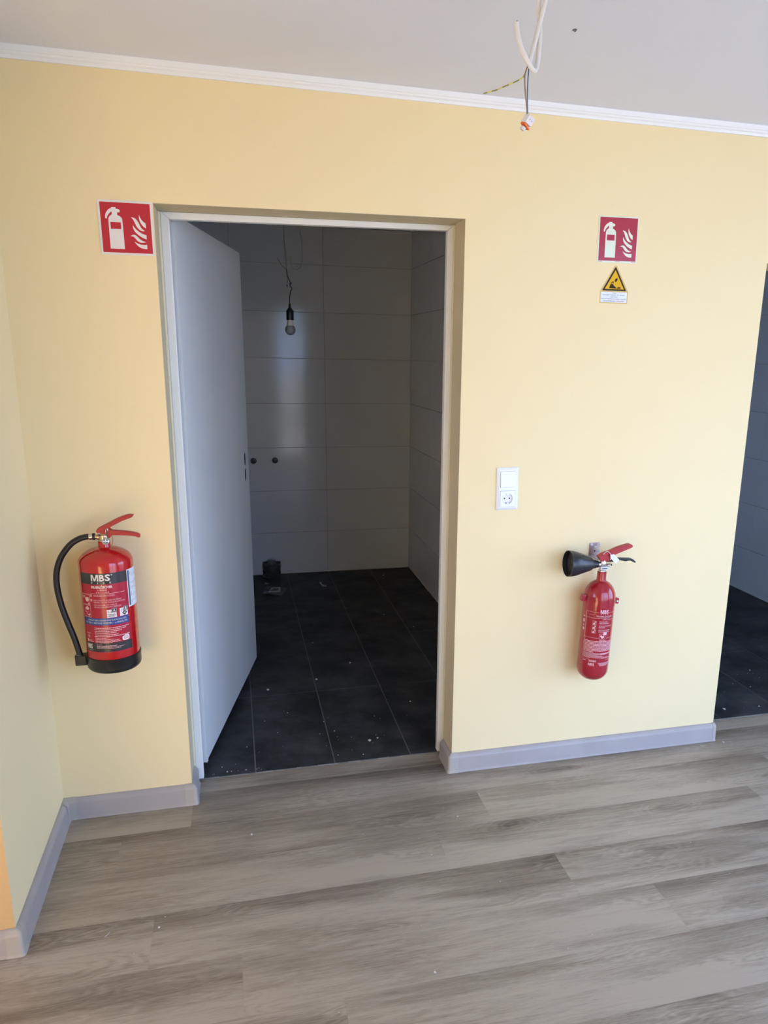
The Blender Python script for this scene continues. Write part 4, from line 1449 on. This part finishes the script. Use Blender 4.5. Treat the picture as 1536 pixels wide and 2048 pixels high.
# levers
RED = L2([(-0.0196, 0.8586), (-0.0094, 0.8649), (0.0044, 0.8709), (0.0301, 0.8775), (0.0531, 0.8877), (0.0800, 0.8952), (0.1061, 0.901), (0.1135, 0.8985), (0.1165, 0.8926), (0.1157, 0.8881), (0.0875, 0.8782), (0.0595, 0.8683), (0.0363, 0.8593), (0.0339, 0.8447), (0.0001, 0.8347), (-0.0088, 0.8424)])
BLK = L2([(0.0000, 0.8440), (0.0301, 0.8472), (0.0636, 0.8489), (0.0927, 0.8467), (0.1146, 0.8452), (0.1273, 0.84), (0.1375, 0.8292), (0.1346, 0.826), (0.1232, 0.8311), (0.1154, 0.8361), (0.1033, 0.8362), (0.0938, 0.8338), (0.0814, 0.8373), (0.0667, 0.8408), (0.0622, 0.8365), (0.0311, 0.8347), (0.0000, 0.8370)])
bm = new(); prism(bm, smooth_poly(RED, 80), -0.0120, 0.0120)
rl = obj('squeeze_lever', bm, M_redp, co, bevel=0.0025)
bm = new(); prism(bm, smooth_poly(BLK, 85), -0.0085, 0.0085)
obj('carry_handle', bm, M_blkp, co, bevel=0.002)
for x, z in L2([(-0.0030, 0.8385), (0.0280, 0.8470)]):
    bm = new(); lathe(bm, [(0.0022, 0), (0.0022, 0.001), (0, 0.0016)], 12, axis_to((x, -0.0119, z), (0, -1, 0)))
    obj('rivet', bm, M_steel, rl)
# seal thread and hanging tag
bm = new(); tube(bm, [(-0.012, -0.013, zq(0.862)), (-0.004, -0.014, zq(0.876)), (0.008, -0.013, zq(0.8800)), (0.014, -0.013, zq(0.873)), (0.010, -0.014, zq(0.862))], 0.0006, 6)
tube(bm, [(0.018, -0.013, zq(0.846)), (0.022, -0.014, zq(0.838)), (0.017, -0.016, zq(0.829)), (0.010, -0.015, zq(0.826))], 0.0006, 6)
obj('seal_thread', bm, M_redp, co)
bm = new(); tube(bm, [(-0.010, -0.0140, zq(0.868)), (0.003, -0.0150, zq(0.8795)), (0.014, -0.0165, zq(0.8740)), (0.0225, -0.0185, zq(0.8640))], 0.0009, 6)
tg = obj('tag_strap', bm, M_paper, co)
TAG = L2([(0.0225, 0.8667), (0.0375, 0.8680), (0.0605, 0.8452), (0.0475, 0.8310), (0.0240, 0.8532)])
bm = new(); prism(bm, TAG, -0.0195, -0.0188)
tt = obj('seal_tag', bm, M_paper, co)
bm = new(); prism(bm, L2([(0.0290, 0.8620), (0.0420, 0.8510), (0.0423, 0.8514), (0.0293, 0.8624)]), -0.0198, -0.0195)
obj('tag_mark', bm, M_inkb, tt)
# clamp band with two ears
bm = new()
lathe(bm, [(R2 + 0.0003, zq(0.6755)), (R2 + 0.0016, zq(0.6760)), (R2 + 0.0016, zq(0.6950)), (R2 + 0.0030, zq(0.6958)), (R2 + 0.0030, zq(0.6980)), (R2 + 0.0003, zq(0.6980))], 64, cap=False)
cl = obj('clamp_band', bm, M_red2, co, smooth=30)
cl.rotation_euler = (0, math.radians(5.5), 0)
cl.location = (-0.317 * math.sin(math.radians(5.5)), 0, 0.317 * (1 - math.cos(math.radians(5.5))))
bm = new(); box(bm, -0.0770, -0.0595, -0.010, 0.008, zq(0.6820), zq(0.7060))
obj('clamp_ear', bm, M_red2, cl, bevel=0.0015)
bm = new(); box(bm, 0.0595, 0.0775, -0.010, 0.008, zq(0.6800), zq(0.7010))
e2 = obj('clamp_ear', bm, M_redp, cl, bevel=0.0015)
bm = new(); lathe(bm, [(0.0042, 0), (0.0042, 0.003), (0.002, 0.0035), (0, 0.0035)], 6, axis_to((0.0705, -0.010, zq(0.6900)), (0, -1, 0)))
obj('clamp_bolt', bm, M_steel, cl)
# print
D2 = R2 * PI / 180
Rq = R2 + 0.0004
bm = new()


def hline(z, a0, a1, t=0.0008):
    cyl_poly(bm, [(a0 * D2, zq(z) - t / 2), (a1 * D2, zq(z) - t / 2), (a1 * D2, zq(z) + t / 2), (a0 * D2, zq(z) + t / 2)], Rq)


mbs(bm, -3 * D2, zq(0.6595), 31 * D2, 0.0145, Rq)
for k, ch in enumerate('FIRE'): text(bm, ch, (-14 + 8 * k) * D2, zq(0.6492), 0.0010 if ch == 'I' else 0.0026, 0.0034, Rq)
hline(0.6555, -72, -22); hline(0.6555, 15, 60); hline(0.6330, -70, -20); hline(0.6290, -10, 60); hline(0.6455, -58, -38)
text(bm, 'FEUERLÖSCHER', 0, zq(0.6420), 62 * D2, 0.0068, Rq, bold=0.01)
text(bm, '2 KG KOHLENDIOXID', 0, zq(0.6352), 42 * D2, 0.0030, Rq, bold=0.01)
text(bm, '34 B', 0, zq(0.6305), 9 * D2, 0.0030, Rq)
for z0, s_, w_ in ((0.6205, 'SICHERUNG', 30), (0.6140, 'HERAUSZIEHEN', 37), (0.6045, 'DÜSE AUF BRANDHERD', 52), (0.5980, 'RICHTEN', 23), (0.5885, 'BETÄTIGUNGSHEBEL', 46), (0.5820, 'DURCHDRÜCKEN', 42)):
    text(bm, s_, (-19 + w_ / 2) * D2, zq(z0), w_ * D2, 0.0046, Rq, bold=0.01)
# left frame line and bottom lines
cyl_poly(bm, [(-72 * D2, zq(0.4760)), (-70.6 * D2, zq(0.4760)), (-70.6 * D2, zq(0.6555)), (-72 * D2, zq(0.6555))], Rq)
hline(0.5560, -70, -16); hline(0.5560, 13, 62); hline(0.4755, -71, -40); hline(0.4755, 0, 56); hline(0.4700, -70, -42); hline(0.4690, 20, 60)
text(bm, 'ACHTUNG', -1 * D2, zq(0.5475), 26 * D2, 0.0042, Rq)
for k in range(9): bars(bm, -68 * D2, (56, 60, 54, 60, 58, 60, 52, 60, -30)[k] * D2, zq(0.5425 - 0.0052 * k), 0.0028, Rq, 400 + k)
for k in range(8): bars(bm, -68 * D2, (20, 24, 18, -12, 4, 10, 30, 40)[k] * D2, zq(0.4960 - 0.0026 * k), 0.0012, Rq, 420 + k)
bars(bm, -4 * D2, 50 * D2, zq(0.4935), 0.0024, Rq, 431); bars(bm, 0, 56 * D2, zq(0.4960), 0.0018, Rq, 432)
text(bm, 'INNOMAX', -30 * D2, zq(0.4640), 27 * D2, 0.0085, Rq, bold=0.03)
mbs(bm, -34 * D2, zq(0.4510), 22 * D2, 0.0095, Rq)
for k, ch in enumerate('FIRE'): text(bm, ch, (-39 + 5 * k) * D2, zq(0.4440), 0.0008 if ch == 'I' else 0.0020, 0.0028, Rq)
for k in range(5): bars(bm, (-10 + 2 * k) * D2, (50 - 5 * k) * D2, zq(0.4575 - 0.0028 * k), 0.0014, Rq, 440 + k)
bars(bm, -68 * D2, -55 * D2, zq(0.4640), 0.0030, Rq, 450)
obj('lettering', bm, M_pink, co)
bm = new()
for k in range(3):
    z1 = 0.6225 - 0.0165 * k
    frame_poly(bm, -43 * D2, -29 * D2, zq(z1 - 0.0155), zq(z1), 0.0006, Rq)
    cyl_poly(bm, [(-42 * D2, zq(z1 - 0.014)), (-32 * D2, zq(z1 - 0.0140)), (-35 * D2, zq(z1 - 0.0060)), (-40 * D2, zq(z1 - 0.0085))], Rq)
    cyl_poly(bm, [(-36 * D2, zq(z1 - 0.002)), (-30.5 * D2, zq(z1 - 0.003)), (-31 * D2, zq(z1 - 0.0075)), (-34 * D2, zq(z1 - 0.006))], Rq)
frame_poly(bm, -15 * D2, 8 * D2, zq(0.5520), zq(0.5735), 0.0008, Rq)
cyl_poly(bm, [(0, zq(0.5680)), (14 * D2, zq(0.5690)), (14 * D2, zq(0.5800)), (0, zq(0.5800))], Rq)
cyl_poly(bm, [(-12 * D2, zq(0.5660)), (-4 * D2, zq(0.5540)), (4 * D2, zq(0.5590)), (3 * D2, zq(0.5670)), (-3 * D2, zq(0.5640)), (-7 * D2, zq(0.5690))], Rq)
cyl_poly(bm, [(-86 * D2, zq(0.6080)), (-77 * D2, zq(0.6080)), (-77 * D2, zq(0.6205)), (-86 * D2, zq(0.6205))], Rq)
ringc = (-81 * D2, zq(0.5830))
pts = [(ringc[0] + 0.0045 * math.cos(2 * PI * i / 16), ringc[1] + 0.0060 * math.sin(2 * PI * i / 16)) for i in range(16)]
cyl_poly(bm, pts, Rq)
bars(bm, -86 * D2, -76 * D2, zq(0.6320), 0.0040, Rq, 461); bars(bm, -85 * D2, -78 * D2, zq(0.5965), 0.0040, Rq, 462)
obj('instruction_picture', bm, M_pink, co)

# ------------------------------------------------------------------ zinc bracket that carries it
br = thing('wall_bracket', 'iridescent zinc wall bracket screwed above the slim extinguisher', 'bracket', (1.5048, -0.0002, 0.835))
bm = new()
prism(bm, [(-0.0215, 0.004), (0.0215, 0.004), (0.0225, 0.050), (0.0195, 0.0560), (-0.0195, 0.0560), (-0.0225, 0.050)], -0.0025, 0)
plate = obj('back_plate', bm, M_zinc, br, bevel=0.0006)
bm = new()
pts = [(-0.019, -0.0025), (-0.019, -0.035), (-0.016, -0.060), (-0.008, -0.067), (0.006, -0.067), (0.013, -0.060), (0.0190, -0.035), (0.0190, -0.0025)]
prism(bm, pts, 0.0045, 0.0075, 'xy')
obj('carrier_arm', bm, M_zinc, br, bevel=0.0006)
for x, z in ((-0.0118, 0.0480), (0.0142, 0.0486), (0.0026, 0.0377)):
    bm = new()
    lathe(bm, [(0.0042, 0), (0.0042, 0.0008), (0.0030, 0.0018), (0, 0.0018)], 16, axis_to((x, -0.0025, z), (0, -1, 0)))
    s_ = obj('screw', bm, M_paper, plate, smooth=30)
    bm = new(); box(bm, x - 0.0018, x + 0.0018, -0.0046, -0.0042, z - 0.0005, z + 0.0005); box(bm, x - 0.0005, x + 0.0005, -0.0046, -0.0042, z - 0.0018, z + 0.0018)
    if False: pass
    obj('screw_slot', bm, M_dark, plate)
bm = new(); lathe(bm, [(0.0033, 0), (0, 0.0001)], 14, axis_to((0.0010, -0.0026, 0.0232), (0, -1, 0)), cap=False)
obj('spare_hole', bm, M_dark, plate)

# ------------------------------------------------------------------ loose cables under the ceiling
YC = -0.90
c1 = thing('ceiling_cable', 'white ceiling cable with stripped wires ending in a small orange lever connector', 'cable', (0.862, YC, ZC))
lx = lambda x, z, y=0.0: (x - 0.862, y, z - ZC)
bm = new(); tube(bm, [lx(0.874, 2.3597), lx(0.8640, 2.318), lx(0.8518, 2.2704), lx(0.838, 2.215), lx(0.8222, 2.1534)], 0.0047, 12)
obj('sheath', bm, M_cab, c1, smooth=60)
bm = new(); tube(bm, [lx(0.8226, 2.1540, 0.001), lx(0.8227, 2.1335, 0.004), lx(0.8218, 2.1183, 0.003), lx(0.8212, 2.0905), lx(0.8234, 2.0570)], 0.0014, 8)
obj('blue_wire', bm, M_blue, c1, smooth=60)
bm = new(); tube(bm, [lx(0.8214, 2.1540), lx(0.8157, 2.1356, 0.004), lx(0.8149, 2.1176, 0.002), lx(0.8163, 2.097), lx(0.82, 2.0764), lx(0.8222, 2.0560)], 0.0014, 8)
obj('brown_wire', bm, M_brn, c1, smooth=60)
bm = new(); tube(bm, [lx(0.8208, 2.1540, 0.001), lx(0.8152, 2.1340, 0.005), lx(0.8064, 2.1237), lx(0.7872, 2.1136), lx(0.7664, 2.104), lx(0.7537, 2.098), lx(0.7258, 2.0885)], 0.0013, 8)
obj('earth_wire', bm, M_pe, c1, smooth=60)
cn = obj('lever_connector', (lambda b_: box(b_, -0.0092, 0.0092, -0.0085, 0.0085, -0.0085, 0.0085))(new()), M_clear, c1, bevel=0.0015)
cn.location = lx(0.8252, 2.0475)
cn.rotation_euler = (math.radians(20), math.radians(24), math.radians(24))
for k in range(3):
    bm = new(); prism(bm, [(-0.008, 0.001), (0.009, -0.003), (0.009, -0.006), (-0.008, -0.003)], -0.0026 + 0.0056 * (k - 1), 0.0026 + 0.0056 * (k - 1), 'xz')
    bmesh.ops.translate(bm, verts=bm.verts[:], vec=(0, 0, -0.0095))
    obj('lever', bm, M_orng, cn, bevel=0.0004)
bm = new(); box(bm, -0.006, 0.003, -0.005, 0.005, -0.022, -0.0150)
obj('rear_stop', bm, M_clear, cn, bevel=0.001)
bm = new()
for x in (-0.0022, 0.0035): lathe(bm, [(0.0013, 0), (0, 0.0002)], 10, axis_to((x, -0.0086, 0.001), (0, -1, 0)), cap=False)
obj('test_slot', bm, M_gcab, cn)
c2_ = thing('ceiling_cable', 'white ceiling cable bent up into a loop with a cut end', 'cable', (0.845, YC + 0.011, ZC))
lx = lambda x, z, y=0.0: (x - 0.845, y, z - ZC)
bm = new(); tube(bm, [lx(0.858, 2.3597, .001), lx(0.846, 2.315, .001), lx(0.8421, 2.2693, .001), lx(0.8448, 2.2363, .001), lx(0.8467, 2.2097), lx(0.8457, 2.1892, -.002), lx(0.8423, 2.1616, -.006), lx(0.8374, 2.1446, -.011), lx(0.8303, 2.1384, -.018), lx(0.821, 2.143, -.023), lx(0.8098, 2.1542, -.026), lx(0.801, 2.1683, -.026), lx(0.7937, 2.1837, -.026), lx(0.788, 2.2033, -.026), lx(0.7862, 2.2178, -.026)], 0.0050, 12)
obj('sheath', bm, M_cab, c2_, smooth=60)
bm = new(); tube(bm, [lx(0.7866, 2.2170, -.026), lx(0.7870, 2.2215, -.026)], 0.0013, 8)
obj('wire_end', bm, M_gcab, c2_)
# chipped screw hole in the ceiling
bm = new()
prism(bm, [(-0.006, -0.004), (-0.002, -0.010), (0.004, -0.007), (0.006, 0.000), (0.007, 0.012), (0.001, 0.006), (-0.005, 0.003)], -0.0006, -0.0002, 'xy')
ch = obj('plaster_chip', bm, M_hole, loc=(1.067, -0.5555, ZC))
tag(ch, 'small dark chip in the white ceiling right of the hanging cables', 'chip')

# ------------------------------------------------------------------ wash room fittings
YL = 1.5
pl = thing('hanging_bulb', 'unlit bulb in a black holder hanging from a cable in the dark wash room', 'lamp', (0.482, YL, ZB))
lx = lambda x, z, y=0.0: (x - 0.482, y, z - ZB)
bm = new(); tube(bm, [lx(0.482, ZB), lx(0.4816, 2.1713), lx(0.4823, 2.099), lx(0.4873, 2.0317), lx(0.4897, 1.9660)], 0.0030, 8)
obj('supply_cable', bm, M_gcab, pl, smooth=60)
bm = new(); tube(bm, [lx(0.4458, 2.0162), lx(0.4675, 1.9845), lx(0.4896, 1.9650)], 0.0020, 8)
obj('spare_wire', bm, M_gcab, pl, smooth=60)
bm = new(); tube(bm, [lx(0.4903, 1.9664), lx(0.4944, 1.9336), lx(0.5079, 1.9038), lx(0.5040, 1.8990), lx(0.5074, 1.8845), lx(0.5144, 1.8764), lx(0.5067, 1.8594), lx(0.5014, 1.8258), lx(0.5012, 1.8020)], 0.0026, 8)
obj('lamp_cord', bm, M_blk, pl, smooth=60)
bm = new(); tube(bm, [lx(0.4944, 1.9336), lx(0.4931, 1.906), lx(0.4902, 1.8866)], 0.0018, 8)
obj('brown_wire', bm, M_brn, pl, smooth=60)
bm = new(); box(bm, 0.0215, 0.0310, -0.005, 0.005, 1.8945 - ZB, 1.9045 - ZB); box(bm, 0.0065, 0.0115, -0.004, 0.004, 1.8830 - ZB, 1.8920 - ZB)
obj('terminal_block', bm, M_blkp, pl, bevel=0.001)
zb_ = 1.8036 - ZB
Mb = Matrix.Translation((0.0190, 0, 0))
bm = new(); lathe(bm, [(0, zb_), (0.0052, zb_), (0.0060, zb_ - 0.018), (0.0090, zb_ - 0.022), (0.0175, zb_ - 0.034), (0.0186, zb_ - 0.042), (0.0186, zb_ - 0.079), (0, zb_ - 0.079)], 28, Mb)
obj('lamp_holder', bm, M_blkp, pl, smooth=35)
bm = new(); lathe(bm, [(0.0135, zb_ - 0.079), (0.0138, zb_ - 0.083), (0.0172, zb_ - 0.104), (0.0180, zb_ - 0.106)], 28, Mb)
bl = obj('bulb_collar', bm, M_bulbw, pl, smooth=35)
pr = [(0.0180, zb_ - 0.105)]
for k in range(0, 11):
    a = math.radians(50 - k * 14)
    pr.append((0.0262 * math.cos(a) if k < 10 else 0, zb_ - 0.126 + 0.0262 * math.sin(a)))
bm = new(); lathe(bm, pr, 28, Mb, cap=False)
obj('bulb_globe', bm, M_bulb, bl, smooth=60)
cb_ = thing('ceiling_cable', 'thin grey cable looping down beside the hanging bulb in the wash room', 'cable', (0.556, YL, ZB))
bm = new(); tube(bm, [(x - 0.556, 0, z - ZB) for x, z in [(0.556, ZB), (0.5593, 2.1703), (0.5677, 2.1089), (0.5691, 2.0465), (0.5667, 2.0082), (0.5588, 1.9804), (0.5413, 1.9686), (0.5242, 1.9734), (0.5133, 1.9948), (0.5087, 2.0327)]], 0.0030, 8)
obj('sheath', bm, M_gcab, cb_, smooth=60)


def outlet(label, x, z):
    r = thing('water_outlet', label, 'pipe outlet', (x, YBK, z), (PI / 2, 0, 0), 'capped water outlets')
    bm = new(); lathe(bm, [(0.0145, 0.0005), (0.0205, 0.0005), (0.0215, 0.003), (0.0205, 0.006), (0.0145, 0.007), (0.0140, 0.0015)], 28, cap=False)
    obj('sleeve', bm, M_pipe, r, smooth=40)
    bm = new(); lathe(bm, [(0.0138, 0.0006), (0.0138, 0.003), (0.0075, 0.0035), (0.0070, 0.009), (0, 0.0095)], 20)
    obj('plug', bm, M_blkp, r, smooth=30)


outlet('left one of the two black capped water outlets, next to the door edge', 0.3258, 0.8288)
outlet('right one of the two black capped water outlets in the grey tiles', 0.4726, 0.8299)

dp = thing('drain_pipe', 'dark grey drain pipe stub with a cap in a notch of the wall tiles', 'pipe', (0.4235, 2.846, 0.003))
bm = new(); lathe(bm, [(0.0535, 0), (0.0535, 0.010), (0.0500, 0.012), (0.0500, 0.030), (0.0545, 0.036), (0.0555, 0.050), (0.0555, 0.062), (0, 0.062)], 40)
obj('pipe_stub', bm, M_pipe, dp, smooth=35)
bm = new(); lathe(bm, [(0.0560, 0.0625), (0.0630, 0.0640), (0.0640, 0.0720), (0.0610, 0.0850), (0.0560, 0.0880), (0.0290, 0.0860), (0, 0.0860)], 40)
obj('collar', bm, M_pipe, dp, smooth=35)
bm = new(); lathe(bm, [(0.0285, 0.0860), (0.0300, 0.0900), (0.0300, 0.1080), (0.0270, 0.1140), (0.0150, 0.1165), (0, 0.1165)], 28)
obj('cap', bm, mat('grey_cap', (0.15, 0.15, 0.15), 0.35), dp, smooth=40)
bm = new(); lathe(bm, [(0.070, 0.0005), (0.066, 0.004), (0.0545, 0.008)], 40, cap=False)
obj('floor_collar', bm, M_pipe, dp, smooth=40)

# litter on the black tiles
pk = thing('packaging', 'crumpled clear packaging with a white card lying before the drain pipe', 'packaging', (0.42, 2.455, 0.003))
bm = new()
ctr = bm.verts.new((0.0, 0.01, 0.006))
fo = [(0.351, 2.533), (0.383, 2.575), (0.425, 2.545), (0.466, 2.524), (0.508, 2.502), (0.485, 2.420), (0.459, 2.346), (0.4, 2.384), (0.34, 2.396), (0.352, 2.470)]
rnd = random.Random(11)
vs = [bm.verts.new((x - 0.42, y - 2.455, rnd.uniform(0.001, 0.012))) for x, y in fo]
ms = [bm.verts.new(((x - 0.42) * 0.55, (y - 2.455) * 0.55, rnd.uniform(0.001, 0.006))) for x, y in fo]
n = len(fo)
for i in range(n):
    k_ = (i + 1) % n
    bm.faces.new((vs[i], vs[k_], ms[k_])); bm.faces.new((vs[i], ms[k_], ms[i])); bm.faces.new((ms[i], ms[k_], ctr))
film = obj('film', bm, M_foil, pk)
md = film.modifiers.new('solid', 'SOLIDIFY'); md.thickness = 0.0004
bm = new()
prism(bm, [(x - 0.42, y - 2.455) for x, y in [(0.375, 2.417), (0.455, 2.408), (0.463, 2.525), (0.404, 2.523)]], 0.0085, 0.0095, 'xy')
card = obj('card', bm, M_card, pk)
bm = new()
prism(bm, [(x - 0.42, y - 2.455) for x, y in [(0.392, 2.451), (0.443, 2.446), (0.448, 2.505), (0.414, 2.508)]], 0.0095, 0.0099, 'xy')
obj('card_print', bm, M_pipe, card)
bm = new()
tube(bm, [(0.7385, 2.580, 0.012), (0.7440, 2.545, 0.008), (0.7530, 2.515, 0.007), (0.7700, 2.498, 0.010)], 0.0058, 8)
sc = obj('white_scrap', bm, M_card, smooth=60)
tag(sc, 'bent white plastic strip on the black tiles right of the packaging', 'scrap')
bm = new(); prism(bm, [(0.362, 2.649), (0.371, 2.690), (0.380, 2.665), (0.398, 2.652)], 0.0025, 0.004, 'xy')
s2 = obj('paper_shred', bm, M_crumb)
tag(s2, 'torn grey paper shred on the tiles between packaging and drain pipe', 'scrap')


for o in bpy.data.objects:
    if o.name.split('.')[0] in ('lettering', 'small_print', 'sticker_print', 'instruction_picture', 'dial_mark', 'fire_class_symbol', 'round_mark', 'step_number', 'horn_rib', 'test_mark_letters', 'fire_class_letter', 'step_box'):
        o['kind'] = 'stuff'


def crumbs(name, label, spots, seed, m_=M_crumb):
    rnd = random.Random(seed)
    bm = new()
    for x, y, r in spots:
        n = rnd.choice((4, 5, 6))
        a0 = rnd.uniform(0, 6)
        z = 0.0 if y < 0.147 else 0.0026
        prism(bm, [(x + r * rnd.uniform(0.6, 1.1) * math.cos(a0 + 2 * PI * i / n), y + r * 1.2 * rnd.uniform(0.6, 1.1) * math.sin(a0 + 2 * PI * i / n)) for i in range(n)], z, z + r * 0.5, 'xy')
    o = obj(name, bm, m_)
    tag(o, label, 'crumbs', kind='stuff')
    return o


rnd = random.Random(23)
sp = [(0.5601, 0.4145, .0035), (0.6914, 0.2998, .0065), (0.7278, 0.3136, .004), (0.3041, 0.8924, .007), (0.5419, 0.9649, .006), (0.7337, 1.1367, .006), (0.9382, 0.624, .005), (0.3774, 0.6285, .003), (0.5725, 1.4625, .004), (1.18, 1.60, .004), (1.05, 1.85, .005), (1.21, 2.70, .007)]
sp += [(rnd.uniform(0.05, 0.92), 0.16 + abs(rnd.gauss(0, 0.30)), rnd.uniform(0.0010, 0.0026)) for _ in range(26)]
sp += [(0.05 + rnd.uniform(0, 0.2), 0.16 + rnd.uniform(0, 0.02), rnd.uniform(0.001, 0.004)) for _ in range(9)]
crumbs('plaster_crumbs', 'pale plaster crumbs scattered over the black wash room tiles', sp, 1)
sp = [(2.34, 0.23, .007), (2.30, 0.30, .004), (2.52, 0.22, .004), (2.62, 0.42, .003), (2.75, 0.6, .004)]
sp += [(rnd.uniform(2.15, 3.2), rnd.uniform(0.16, 0.9), rnd.uniform(0.001, 0.0025)) for _ in range(22)]
crumbs('plaster_crumbs', 'pale plaster crumbs on the black tiles right of the wall end', sp, 2)
sp = [(0.758, -0.4849, .0032), (0.1978, -0.242, .0045), (-0.0641, -0.6195, .0035), (0.6469, -0.9564, .004), (2.1473, -0.0423, .006), (0.90, -0.30, .003), (1.62, -0.62, .002), (-0.05, -0.58, .0018)]
sp += [(rnd.uniform(-0.2, 1.8), rnd.uniform(-1.1, -0.1), rnd.uniform(0.0008, 0.0016)) for _ in range(30)]
crumbs('plaster_crumbs', 'white plaster crumbs scattered on the wood plank floor', sp, 3)
bm = new(); tube(bm, [(-0.205, -0.625, 0.0008), (-0.199, -0.617, 0.0010), (-0.194, -0.607, 0.0008)], 0.0008, 5)
tag(obj('white_thread', bm, M_crumb), 'short white thread on the floor planks near the left pier', 'thread')
